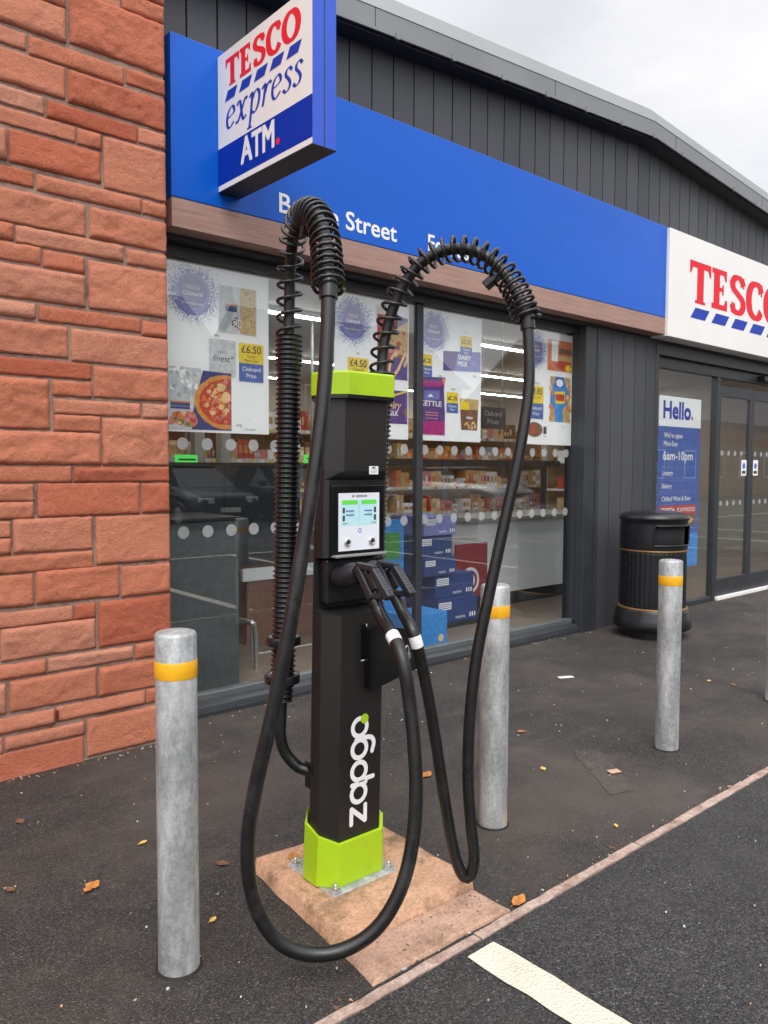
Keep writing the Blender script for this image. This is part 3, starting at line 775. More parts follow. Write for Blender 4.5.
mb.box(SX+.064, SX+.069, 3.0205, 3.0225, 2.95, 3.66, 'dark'); mb.build('sign_case', hs, .003)
for sgn, x in ((-1, SX), (1, SX+.135)):
    mb = MB()
    fl = Flat(mb, (x+sgn*.0008, 3.896 if sgn < 0 else 3.024, 2.95), (0, -1 if sgn < 0 else 1, 0), (0, 0, 1), (sgn, 0, 0), .0005)
    W = .872
    fl.rect(0, 0, W, .712, 'signwhite', 0); fl.rect(0, .028, W, .223, 'signblue2', 1)
    tesco(fl, .085, .520, .70, .145, 'red'); dashes(fl, .075, .450, .73, .05, 'letblue')
    express(fl, .080, .302, .715, .106, 'letblue')
    fl.text('ATM', .235, .076, w=.31, h=.125, mat='white', bold=.010); fl.disc(.585, .094, .017, .017, 'red', 2, 16)
    mb.build('sign_face', hs, recalc=False)
mb = MB(); mb.box(SX+.03, SX+.10, 3.8965, 3.8995, 3.05, 3.55, 'dark'); mb.build('mounting_plate', hs)

# ================================================================== POSTERS (hung just inside the glass)
def poster(label, X0, X1, z0=1.655, z1=2.615):
    mb = MB(); mb.box(X0, X1, GY+.016, GY+.019, z0, z1, 'p_white')
    fl = Flat(mb, (X0, GY+.0155, z1), (X1-X0, 0, 0), (0, 0, -(z1-z0)), (0, -1, 0), .0004)
    fl.asp = (X1-X0)/(z1-z0); fl.W = X1-X0; fl.Hh = z1-z0
    return mb, fl
def ptext(fl, st, u, v, h, mat, w=None, l=5, bold=0, align='C', rot=0):
    """text in metres on a poster plane (v grows downwards in poster units)"""
    f2 = Flat(fl.mb, fl.P(u, v, 0), (1, 0, 0), (0, 0, 1), (0, -1, 0), fl.dl); f2.text(st, 0, 0, w=w, h=h, mat=mat, l=l, bold=bold, align=align, rot=rot)
def rewards(fl, u, v, r, seed=1):
    """speckled violet roundel with lettering round it; r in metres"""
    f2 = Flat(fl.mb, fl.P(u, v, 0), (1, 0, 0), (0, 0, 1), (0, -1, 0), fl.dl)
    xmin = -u*fl.W+.004; xmax = (1-u)*fl.W-.004; ztop = v*fl.Hh-.004
    rnd = random.Random(seed)
    n = 48; pts = [(max(xmin, min(xmax, r*.98*math.cos(2*PI*k/n))), min(ztop, r*.98*math.sin(2*PI*k/n))) for k in range(n)]
    f2.poly([(a*.86, b*.86) for a, b in pts], 'p_lav', 1)
    for k in range(1700):
        a = rnd.uniform(0, 2*PI); d = r*(.72+abs(rnd.gauss(0, .22))); x = d*math.cos(a); y = d*math.sin(a); q = rnd.uniform(.0022, .0058)
        if xmin < x < xmax-.006 and y < ztop-.006: f2.rect(x, y, x+q, y+q, 'p_violet' if d < r*1.02 or rnd.random() < .4 else 'p_lav', 2+k % 3*.2)
    f2.disc(0, 0, r*.58, r*.58, 'p_disc', 3, 36)
    s = '30 YEARS OF REWARDS'
    for i, ch in enumerate(s):
        if ch == ' ': continue
        a = math.radians(205-i*230/(len(s)-1)); x = r*.70*math.cos(a); y = r*.70*math.sin(a)
        if x > xmin+.01 and x < xmax-.01: f2.text(ch, x, y, h=r*.155, mat='white', l=4, bold=.001, align='C', rot=a-PI/2)
    f2.text('TESCO', 0, r*.12, h=r*.13, mat='white', l=4, align='C'); f2.text('Clubcard', 0, -r*.12, h=r*.15, mat='white', l=4, align='C', bold=.001); f2.text('Every little helps', 0, -r*.45, h=r*.09, mat='white', l=4, align='C')
def price(fl, u, v, w, h1, h2, s1, s2='', lines=('Clubcard', 'Price')):
    """yellow over blue price flash; w in poster units, h in poster units"""
    fl.rect(u, v, u+w, v+h1, 'p_yellow', 6); fl.rect(u, v+h1, u+w, v+h1+h2, 'p_blue', 6)
    hm = h1*fl.Hh
    ptext(fl, s1, u+w/2, v+h1*(.48 if s2 else .72), hm*.36, 'p_ink', w=w*fl.W*.80, l=8, bold=.0012)
    if s2:
        ptext(fl, s2[0], u+w/2, v+h1*.70, hm*.14, 'p_ink', l=8); ptext(fl, s2[1], u+w/2, v+h1*.92, hm*.14, 'p_ink', l=8)
    for k, t in enumerate(lines): ptext(fl, t, u+w/2, v+h1+h2*(.42+.36*k), h2*fl.Hh*.22, 'white', l=8, bold=.0008)

POST = 'promotional posters hung in the shop window'
mb, fl = poster('', 2.012, 2.684)
rewards(fl, .235, .165, .155, 1)
fl.rect(.48, .09, .87, .38, 'p_silver', 3); fl.poly([(.50, .10), (.62, .09), (.66, .22), (.56, .37), (.49, .36)], 'p_grey', 4); fl.rect(.70, .09, .86, .375, 'p_tan', 4)
rnd = random.Random(5)
for k in range(130):
    u, v = rnd.uniform(.71, .85), rnd.uniform(.095, .365); q = rnd.uniform(.006, .013); fl.rect(u, v, u+q, v+q*.8, rnd.choice(['p_cheese', 'p_brown', 'p_yellow', 'p_grey']), 5)
fl.rect(.55, .21, .67, .245, 'p_navy', 5); fl.rect(.55, .20, .67, .21, 'p_orange', 5)
for k in range(40):
    u, v = rnd.uniform(.61, .70), rnd.uniform(.27, .345); fl.rect(u, v, u+.012, v+.009, rnd.choice(['p_ink', 'p_white', 'p_pink']), 5)
ptext(fl, '200g', .46, .408, .012, 'p_ink')
fl.rect(.385, .425, .655, .655, 'p_silver', 3); ptext(fl, 'TESCO', .52, .51, .014, 'p_ink'); 
f2 = Flat(mb, fl.P(.52, .56, 0), (1, 0, 0), (0, 0, 1), (0, -1, 0), fl.dl); f2.text('finest*', 0, 0, h=.036, mat='p_ink', l=5, align='C', shear=.25)
price(fl, .685, .43, .255, .125, .115, '£6.50', ('Finest', 'Meal Deal'))
fl.rect(.005, .615, .31, .99, 'p_silver', 3)
for k in range(26):
    u, v = rnd.uniform(.01, .27), rnd.uniform(.62, .78); fl.poly([(u, v), (u+rnd.uniform(.01, .05), v+rnd.uniform(-.02, .01)), (u+.03, v+.03), (u-.01, v+.02)], rnd.choice(['p_grey', 'p_white']), 4+k*.03)
fl.rect(.02, .83, .20, .865, 'p_navy', 5); fl.rect(.02, .82, .20, .83, 'p_orange', 5)
for k in range(46):
    u, v = rnd.uniform(.02, .25), rnd.uniform(.895, .965); r = rnd.uniform(.015, .035); fl.disc(u, v, r, r*.6, rnd.choice(['p_pink', 'p_red', 'p_orange', 'p_pink', 'p_cheese', 'p_green']), 5+k*.03, 9, wob=.5, seed=k)
fl.poly([(.325, .625), (.605, .63), (.605, .985), (.215, .985), (.235, .86)], 'p_navy', 4)
fl.disc(.56, .81, .315, .165*1.02, 'p_crust', 5, 60, umax=.60, wob=.03, seed=3); fl.disc(.565, .81, .275, .142, 'p_red', 6, 50, umax=.60, wob=.06, seed=4)
for k in range(170):
    a, d = rnd.uniform(0, 2*PI), math.sqrt(rnd.random()); u, v = .565+.25*d*math.cos(a), .81+.13*d*math.sin(a)
    r = rnd.uniform(.008, .026)
    if u+r < .60: fl.disc(u, v, r, r*.62, rnd.choice(['p_orange', 'p_crust', 'p_red', 'p_brown', 'p_cheese', 'p_orange', 'p_pink']), 7+k*.012, 9, wob=.6, seed=k)
for u, v, r in ((.38, .75, .022), (.42, .88, .026), (.36, .83, .02), (.50, .72, .045), (.55, .78, .05), (.50, .84, .03)): fl.disc(u, v, r, r*.62, 'p_cheese', 10, 12, wob=.4, seed=int(u*100))
ptext(fl, '417g', .68, .955, .014, 'p_ink'); ptext(fl, 'Serving suggestion', .80, .975, .008, 'p_ink')
o = rebase(mb.build('window_poster', recalc=False), (2.35, GY+.017, 1.655)); tag(o, 'window poster with half a pizza and a yellow price flash, next to the stone wall', 'poster', POST)

mb, fl = poster('', 3.195, 3.868)
rewards(fl, .235, .175, .150, 2)
ptext(fl, '£6', .30, .41, .016, 'p_ink'); price(fl, .17, .435, .27, .13, .12, '£4.50', ('Clubcard', 'Price'))
fl.rect(.56, .10, .985, .56, 'p_plum', 3)
fl.poly([(.56, .10), (.80, .10), (.74, .40), (.70, .50), (.56, .44)], 'p_red', 4); fl.poly([(.74, .22), (.985, .12), (.985, .36), (.80, .40)], 'p_tan', 5)
for k in range(30):
    u, v = rnd.uniform(.62, .95), rnd.uniform(.13, .4); fl.disc(u, v, rnd.uniform(.015, .04), .016, rnd.choice(['p_brown', 'p_tan', 'p_pink', 'p_red']), 6+k*.02, 10, wob=.5, seed=k)
for q in ([(.83, .36), (.76, .40), (.72, .50), (.75, .54), (.83, .50), (.90, .42), (.95, .36), (.97, .40), (.93, .46)], ): fl.ribbon(q, 'p_cheese', 9, .018, .03, .5)
fl.rect(.50, .64, .985, .885, 'p_plum', 3); fl.ribbon([(.55, .665), (.70, .69), (.85, .665), (.98, .64)], 'p_yellow', 5, .012, .016, 0)
f2 = Flat(mb, fl.P(.76, .775, 0), (1, 0, 0), (0, 0, 1), (0, -1, 0), fl.dl); f2.text('Dairy', 0, 0, h=.052, mat='p_cheese', l=6, align='C', shear=.25, bold=.002); f2.text('MILK', .01, -.05, h=.032, mat='white', l=6, align='C', bold=.003)
fl.disc(.96, .80, .04, .03, 'p_brown', 5, 14, umax=.985)
o = rebase(mb.build('window_poster', recalc=False), (3.53, GY+.017, 1.655)); tag(o, 'window poster with purple chocolate packs and a four pound fifty flash, behind the charging post', 'poster', POST)

mb, fl = poster('', 3.992, 4.645)
rewards(fl, .19, .155, .150, 3)
ptext(fl, '£3', .73, .135, .014, 'p_ink'); price(fl, .63, .16, .20, .085, .07, '£2.25')
fl.poly([(.35, .30), (.985, .27), (.985, .43), (.35, .45)], 'p_violet', 4); fl.poly([(.35, .30), (.60, .29), (.52, .445), (.35, .45)], 'p_plum', 5)
ptext(fl, 'DAIRY', .70, .350, .034, 'white', l=7, bold=.003); ptext(fl, 'MILK', .67, .400, .034, 'white', l=7, bold=.003); fl.disc(.86, .37, .045, .03, 'p_lav', 7, 10, wob=.7, seed=2)
price(fl, .01, .345, .16, .085, .08, '£2')
ptext(fl, '130g', .30, .505, .014, 'p_ink'); ptext(fl, '160g', .88, .475, .014, 'p_ink')
fl.poly([(.005, .515), (.39, .505), (.365, .60), (.385, .80), (.385, .955), (.005, .955)], 'p_plum', 4); fl.poly([(.005, .86), (.385, .84), (.385, .955), (.005, .955)], 'p_magenta', 5); fl.poly([(.02, .545), (.34, .535), (.33, .58), (.02, .59)], 'p_magenta', 5)
fl.poly([(.32, .52), (.39, .51), (.37, .58)], 'p_orange', 6); fl.poly([(.05, .62), (.30, .61), (.29, .68), (.05, .69)], 'p_violet', 5)
ptext(fl, 'KETTLE', .155, .735, .036, 'white', w=.215, l=7, bold=.003); fl.poly([(.10, .665), (.15, .64), (.20, .665)], 'white', 7)
for v in (.78, .80, .825): fl.rect(.07, v, .27, v+.008, 'p_pink', 6)
ptext(fl, '£6.50', .52, .595, .013, 'p_ink'); price(fl, .41, .615, .19, .085, .075, '£5')
fl.poly([(.63, .665), (.955, .665), (.935, .905), (.66, .905)], 'p_brown', 4); fl.poly([(.63, .655), (.955, .655), (.95, .74), (.64, .74)], 'p_tan', 5); fl.rect(.635, .68, .79, .745, 'p_yellow', 6); ptext(fl, 'wispa', .795, .815, .022, 'white', l=7, bold=.002)
for k in range(30):
    u, v = rnd.uniform(.68, .91), rnd.uniform(.84, .89); fl.disc(u, v, .022, .012, rnd.choice(['p_tan', 'p_cheese', 'p_brown']), 6+k*.02, 8, wob=.5, seed=k)
o = rebase(mb.build('window_poster', recalc=False), (4.32, GY+.017, 1.655)); tag(o, 'window poster with a purple crisp packet, just right of the window mullion', 'poster', POST)

mb, fl = poster('', 5.215, 5.836)
rewards(fl, .16, .17, .145, 4)
fl.rect(.43, .06, .985, .335, 'p_orange', 3); fl.rect(.52, .07, .66, .25, 'p_white', 4); fl.rect(.68, .13, .985, .18, 'p_brown', 4); fl.rect(.68, .20, .985, .24, 'p_tan', 4); fl.disc(.80, .28, .20, .04, 'p_red', 5, 20, umax=.98, wob=.2); fl.disc(.90, .30, .07, .03, 'p_yellow', 6, 12, wob=.4)
fl.rect(.50, .385, .96, .79, 'p_tan', 3); fl.poly([(.62, .385), (.80, .385), (.92, .52), (.90, .62), (.78, .68), (.80, .79), (.62, .79), (.60, .68), (.50, .62), (.52, .50)], 'p_sky', 4)
fl.poly([(.62, .385), (.80, .385), (.82, .48), (.60, .48)], 'p_blue', 5); fl.disc(.71, .44, .08, .035, 'p_white', 6, 16); fl.poly([(.60, .52), (.84, .51), (.83, .62), (.62, .63)], 'p_yellow', 6); fl.rect(.62, .54, .82, .60, 'p_red', 7)
for k in range(24):
    u, v = rnd.choice([rnd.uniform(.50, .58), rnd.uniform(.86, .95)]), rnd.uniform(.4, .78); fl.disc(u, v, .035, .02, rnd.choice(['p_orange', 'p_cheese', 'p_tan', 'p_crust']), 6+k*.02, 9, wob=.5, seed=k)
ptext(fl, '£4.25', .21, .475, .018, 'p_ink'); price(fl, .03, .49, .32, .15, .135, '£3.85', ('Meal deal', ''))
fl.disc(.17, .87, .17, .065, 'p_brown', 4, 24, wob=.05); fl.poly([(.10, .835), (.18, .825), (.16, .91), (.08, .91)], 'p_red', 6); fl.rect(.36, .84, .43, .905, 'p_ink', 4); ptext(fl, '500ml', .40, .93, .010, 'p_ink'); ptext(fl, '150g', .80, .835, .012, 'p_ink')
o = rebase(mb.build('window_poster', recalc=False), (5.52, GY+.017, 1.655)); tag(o, 'window poster with orange and blue snack packs, rightmost in the shop window', 'poster', POST)

# opening hours panel in the entrance side pane
mb = MB(); X0, X1, Z0, Z1 = 7.225, 8.075, .42, 2.188
mb.box(X0, X1, DG+.016, DG+.019, Z0, Z1, 'p_blue'); fl = Flat(mb, (X0, DG+.0155, Z1), (X1-X0, 0, 0), (0, 0, -(Z1-Z0)), (0, -1, 0), .0005); fl.W = X1-X0; fl.Hh = Z1-Z0
fl.rect(0, 0, 1, .172, 'p_white', 1); ptext(fl, 'Hello', .41, .128, .165, 'signblue2', w=.54, l=3, bold=.016); fl.disc(.78, .115, .022, .011, 'red', 3, 14)
ptext(fl, "We're open", .12, .238, .052, 'white', l=3, bold=.002, align='L'); ptext(fl, 'Mon-Sun', .12, .285, .052, 'white', l=3, align='L', bold=.002); ptext(fl, '6am-10pm', .11, .365, .085, 'white', w=.60, l=3, align='L', bold=.005)
for k, t in enumerate(('Lottery', 'Bakery', 'Chilled Wine & Beer')):
    v = .405+.075*k; fl.rect(.06, v, .92, v+.066, 'p_lav', 2); fl.rect(.066, v+.003, .914, v+.063, 'p_blue', 3); ptext(fl, t, .10, v+.048, .048, 'white', l=5, align='L', bold=.002)
fl.rect(.05, .628, .93, .685, 'p_red', 3); ptext(fl, 'COSTA', .09, .668, .042, 'white', l=5, align='L', bold=.004, w=.27); ptext(fl, 'EXPRESS', .47, .668, .042, 'white', w=.37, l=5, align='L', bold=.001)
fl.rect(.05, .687, .93, .75, 'p_brown', 3); fl.disc(.75, .72, .10, .025, 'p_tan', 4, 14, wob=.3)
fl.rect(.0, .80, 1, 1, 'p_sky', 2)
o = rebase(mb.build('opening_hours_panel', recalc=False), (7.69, DG+.017, Z0)); tag(o, 'tall blue and white opening hours panel with a greeting, behind the glass beside the door', 'poster')
# ================================================================== CHARGING POST
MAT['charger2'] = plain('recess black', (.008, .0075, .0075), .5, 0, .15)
MAT['debris'] = plain('twig', (.10, .06, .035), .9, 0, .4)
CX = 1.645; LEAN = .020
def sx(x, z): return x+LEAN*z
post = thing('charging_post', 'tall black car charging post with lime green cap and base cover, hoses and looping cables', 'charger', (CX, 2.13, .046))
def plan(a, yf, b, yc, z, yb=2.118, ab=.060, yB=2.225, zs=None):
    pts = [(-a, yf), (a, yf), (b, yc), (b, yb), (ab, yB), (-ab, yB), (-b, yb), (-b, yc)]
    return [(sx(CX+x, z), y, z if zs is None else zs[i]) for i, (x, y) in enumerate(pts)]
FULL = (.09, 2.02, .135, 2.070); MIDP = (.120, 2.060, .135, 2.0705); DEEP = (.118, 2.112, .135, 2.1125)
mb = MB()
mb.loft([plan(*FULL, .06), plan(*FULL, .962)], 'charger'); mb.loft([plan(*FULL, 1.440), plan(*FULL, 1.705)], 'charger')
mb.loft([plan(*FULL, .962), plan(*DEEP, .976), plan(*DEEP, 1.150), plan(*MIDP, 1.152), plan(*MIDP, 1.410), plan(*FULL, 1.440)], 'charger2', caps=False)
col = mb.build('column', post, .003, 2)
# body seams and slot
mb = MB(); 
mb.build  # noqa
capz = (1.688, 1.764)
mb = MB(); mb.loft([plan(.099, 1.994, .148, 2.052, capz[0], 2.132, .066, 2.235), plan(.099, 1.994, .148, 2.052, capz[1]-.004, 2.132, .066, 2.235), plan(.094, 2.0, .143, 2.056, capz[1], 2.128, .063, 2.23)], 'green')
mb.build('top_cap', post, .004, 2)
mb = MB(); mb.loft([plan(.0985, 1.996, .146, 2.055, 1.676, 2.13, .065, 2.232), plan(.0985, 1.996, .146, 2.055, 1.6875, 2.13, .065, 2.232)], 'black'); mb.build('cap_gasket', post)
# base plate, bolts
mb = MB(); mb.box(1.507, 1.787, 1.970, 2.252, .040, .056, 'galv'); bp = mb.build('base_plate', post, .006, 2)
for bx, by in ((1.530, 1.996), (1.764, 1.996), (1.530, 2.226), (1.764, 2.226)):
    mb = MB(); mb.lathe([(.021, .0562), (.021, .060)], (bx, by, 0), 'galv', 18, False)
    mb.lathe([(.0155, .0602), (.0155, .0715)], (bx, by, 0), 'steel', 6, False); mb.lathe([(.008, .0716), (.008, .079), (.006, .081)], (bx, by, 0), 'steel', 12)
    mb.build('bolt', bp)
# green base cover, ears raised at the sides
zt = [.200, .200, .222, .246, .246, .246, .246, .222]
b0 = plan(.095, 2.003, .148, 2.060, .057, 2.135, .064, 2.228); b1 = plan(.093, 2.005, .143, 2.060, .20, 2.135, .064, 2.228, zt)
b2 = plan(.088, 2.018, .134, 2.068, .20, 2.135, .065, 2.228, [z+.001 for z in zt]); b3 = plan(.088, 2.024, .132, 2.072, .2, 2.13, .062, 2.224, [z-.015 for z in zt])
mb = MB(); mb.loft([b0, b1, b2, b3], 'green', caps=False); mb.build('base_cover', post, .006, 2)
# screen bezel with display, panel, two key locks
zc = 1.28; px0 = sx(CX, zc)
mb = MB(); mb.box(px0-.113, px0+.113, 2.050, 2.0610, 1.160, 1.392, 'bezel'); bz = mb.build('screen_panel', post, .003, 2)
SX0, SX1, SZ0, SZ1 = px0-.088, px0+.088, 1.173, 1.366
mb = MB(); mb.box(SX0, SX1, 2.0475, 2.0499, SZ0, SZ1, 'lcdwhite'); fl = Flat(mb, (SX0, 2.0474, SZ1), (SX1-SX0, 0, 0), (0, 0, -(SZ1-SZ0)), (0, -1, 0), .0003); fl.W = SX1-SX0; fl.Hh = SZ1-SZ0
fl.disc(.345, .055, .022, .022, 'p_red', 2, 14); ptext(fl, 'KEMPOWER', .55, .072, .0062, 'p_ink', l=3, bold=.0003)
fl.rect(.06, .115, .945, .565, 'lcd', 1)
fl.rrect(.075, .125, .455, .20, .02, 'lcdgreen', 2); fl.rrect(.545, .125, .925, .20, .02, 'lcdgreen', 2); fl.rect(.497, .12, .503, .55, 'p_grey', 2)
for u in (.09, .86): fl.rrect(u, .25, u+.055, .35, .012, 'p_ink', 2); fl.rrect(u, .385, u+.055, .485, .012, 'p_ink', 2)
for u, v in ((.17, .30), (.17, .37), (.62, .30), (.62, .37)):
    fl.rect(u, v, u+.20, v+.022, 'p_blue', 2); fl.rect(u+.08, v+.035, u+.18, v+.045, 'p_grey', 2)
for u in (.09, .80): fl.rect(u, .52, u+.12, .535, 'p_green', 2)
fl.disc(.51, .66, .045, .042, 'p_lav', 1, 20); fl.disc(.51, .66, .022, .020, 'p_white', 2, 14)
mb.build('display', bz, recalc=False)
for u in (.20, .80):
    mb = MB(); x = SX0+(SX1-SX0)*u; z = SZ1-(SZ1-SZ0)*.855
    ring = [[(x+r*math.cos(2*PI*k/20), y, z+r*math.sin(2*PI*k/20)) for k in range(20)] for r, y in ((.0125, 2.0474), (.0125, 2.041), (.009, 2.040), (.008, 2.0425))]
    mb.loft(ring, 'steel', True); mb.obox((x, 2.0392, z), .002, .003, .005, (1, 0, 0), (0, 1, 0), (0, 0, 1), 'black'); mb.build('key_lock', bz)
mb = MB(); mb.box(sx(CX, 1.155)-.108, sx(CX, 1.155)+.112, 2.030, 2.062, 1.1525, 1.1615, 'grey'); mb.build('ledge', post, .003, 2)
# holster block in the cavity
mb = MB(); mb.box(sx(CX, 1.1)-.118, sx(CX, 1.1)+.118, 2.070, 2.111, .995, 1.146, 'black'); mb.build('holster', post, .008, 2)
# small white sticker, slot, side flap
mb = MB(); p = onY(369.2, 474.3, 2.019); q = onY(378.3, 466.2, 2.019); mb.box(p.x, q.x, 2.0192, 2.0197, p.z, q.z, 'white'); fl = Flat(mb, (p.x, 2.0190, p.z), (q.x-p.x, 0, 0), (0, 0, q.z-p.z), (0, -1, 0), .0002)
for k in range(4): fl.rect(.15, .18+.17*k, .85, .24+.17*k, 'p_grey', 1)
fl.disc(.5, .82, .2, .10, 'p_ink', 1, 10); mb.build('sticker', post, recalc=False)
mb = MB(); p = onY(361, 660, 2.0185); q = onY(366, 624, 2.0185); mb.box(p.x, q.x, 2.0175, 2.0196, p.z, q.z, 'bezel'); mb.box(q.x, q.x+.0035, 2.0165, 2.0195, p.z-.002, q.z, 'white'); mb.box(p.x, q.x, 2.0165, 2.0195, p.z-.0035, p.z, 'white'); mb.build('cable_slot', post)
out = [onY(x, y, 2.0) for x, y in ((367.5, 629), (372, 625), (414, 630), (415, 668), (397, 676.5), (369.5, 690), (367.5, 688))]
mb = MB(); mb.prism([(q.x, q.z) for q in out], 'y', 1.988, 2.0165, 'bezel'); mb.build('side_flap', post, .003, 2)
mb = MB(); c = onY(407, 656, 1.98)
mb.obox(c, .012, .006, .010, (1, 0, 0), (0, 1, 0), (0, 0, 1), 'steel'); mb.tube(catmull([c+Vector((-.007, 0, .010)), c+Vector((-.008, 0, .026)), c+Vector((0, 0, .036)), c+Vector((.008, 0, .026)), c+Vector((.007, 0, .010))], 5), .003, 'steel', 8); mb.build('padlock', post, .002, 1)
# lettering running up the front face
mb = MB(); fl = Flat(mb, (sx(1.640, .24)+.030, 2.0194, .243), (LEAN, 0, 1), (-1, 0, 0), (0, -1, 0), .0002)
T = dict(thin=.0162, thick=.0162, cap=True); X = .060
for q_, (a_, b_) in enumerate((((.004, X), (.056, X)), ((.056, X), (.004, .0)), ((.004, 0), (.058, 0)))): fl.ribbon([a_, b_], 'white', 2+.8*q_, smooth=False, **T)
def ring_(u): fl.ribbon([(u+.030*math.cos(2*PI*k/16), X/2+.0305*math.sin(2*PI*k/16)) for k in range(16)], 'white', 2, n=4, closed=True, thin=.0162, thick=.0162)
ring_(.105); fl.ribbon([(.137, X), (.137, .0)], 'white', 2.8, smooth=False, **T)
ring_(.181); fl.ribbon([(.149, X*.6), (.149, -.032)], 'white', 2.8, smooth=False, **T)
ring_(.257); fl.ribbon([(.289, X*.75), (.291, .0), (.284, -.024), (.265, -.033), (.238, -.026)], 'white', 2.8, **T)
ring_(.331); fl.disc(.357, .010, .0165, .0175, 'green', 4, 24)
mb.build('logo_lettering', post, recalc=False)

# ------------------------------------------------ hoses: ribbed mast, spring arch
def hose(pts, arch, name_bracket, r, clamp_at, spring_r=.041):
    low = catmull(pts, 10); path = resample(low, .0021)
    mb = MB(); n = len(path); pit = .0168
    Ls = [0]
    for a, b in zip(path, path[1:]): Ls.append(Ls[-1]+(b-a).length)
    end = Ls[-1]
    def rf(i):
        c = math.cos(2*PI*Ls[i]/pit); k = max(0, c)
        big = .0045 if end-Ls[i] < .11 else 0
        return r-.0075+.0075*k**.55+big
    mb.tube(path, r, 'black', 26, True, True, rf)
    h = mb.build('ribbed_hose', post)
    ap = resample(catmull(arch, 12), .004); mb = MB(); mb.tube(ap, .0195, 'rubber', 16); inner = mb.build('hose_arch', h)
    T_, N_, B_ = frames(ap); mb = MB(); hel = []; ph = 0; LL = len(ap)
    for i in range(LL*6):
        f = i/6; j = min(LL-2, int(f)); t = f-j
        s = f/LL
        ptch = .054 if s < .25 else (.054+(.036-.054)*min(1, (s-.25)/.12) if s < .8 else .036+(.021-.036)*min(1, (s-.8)/.08))
        p = ap[j].lerp(ap[j+1], t); nn = N_[j].lerp(N_[j+1], t); bb = B_[j].lerp(B_[j+1], t)
        hel.append(p+(nn*math.cos(ph)+bb*math.sin(ph))*(spring_r+.004*max(0, (s-.75)/.25)))
        ph += 2*PI*(.004/6)/ptch
    step = 3; hel = hel[::step]
    mb.tube(hel, .0058, 'black', 8); mb.build('spring', h)
    i = int(LL*clamp_at); p = ap[i]; mb = MB(); mid = (ap[0]+ap[-1])/2
    side = T_[i]; ax = (mid-p); ax = (ax-side*ax.dot(side)).normalized()
    mb.obox(p+ax*.050, .014, .026, .018, side, ax, side.cross(ax), 'black'); mb.build('spring_clamp', h, .004, 2)
    return h, ap
hl, apl = hose([dep(281, 700, 2.66), dep(283.5, 655, 2.665), dep(285.5, 560, 2.675), dep(287.5, 450, 2.685), dep(289, 337, 2.70)],
     [dep(289, 340, 2.70), dep(289.5, 300, 2.69), dep(290.5, 264, 2.66), dep(294, 234, 2.60), dep(302, 216, 2.52), dep(312, 212, 2.43), dep(321, 223, 2.34), dep(325.5, 244, 2.28), dep(327.5, 268, 2.24), dep(328.5, 288, 2.22)], 'l', .043, .55)
hr, apr = hose([dep(371, 640, 2.83), dep(374, 520, 2.83), dep(378, 440, 2.82), dep(381.5, 372, 2.80)],
     [dep(381.5, 374, 2.80), dep(384, 345, 2.80), dep(391, 315, 2.79), dep(402, 288, 2.775), dep(421, 263, 2.75), dep(447, 250, 2.72), dep(474, 251, 2.68), dep(497, 265, 2.65), dep(513, 286, 2.62), dep(522, 304, 2.605), dep(527, 320, 2.60)], 'r', .0455, .79)
for y0 in (640, 678):
    c = dep(283.2 if y0 == 640 else 282.2, y0, 2.666); mb = MB()
    mb.lathe([(.043, -.016), (.060, -.014), (.060, .014), (.043, .016)], c, 'black', 24)
    tgt = Vector((sx(CX-.13, c.z), c.y+.02, c.z)); dv = tgt-c; L = dv.length; dv.normalize()
    mb.obox(c+dv*(L/2+.015), L/2-.015, .022, .013, dv, dv.cross(Vector((0, 0, 1))), (0, 0, 1), 'black'); mb.build('hose_bracket', post, .003, 2)
# feed cable from the column's foot up into the left hose
fp = catmull([Vector((sx(CX-.10, .33), 2.16, .36)), dep(311, 773, 2.68), dep(297, 766, 2.675), dep(285, 752, 2.67), dep(280.5, 735, 2.665), dep(281, 712, 2.662), dep(282, 690, 2.66)], 10)
mb = MB(); mb.tube(fp, .0195, 'rubber', 16); g = mb.build('feed_cable', post)
c = dep(314, 775, 2.665); mb = MB(); mb.obox(c, .018, .03, .045, (1, 0, 0), (0, 1, 0), (0, 0, 1), 'black'); mb.build('cable_gland', g, .004, 2)

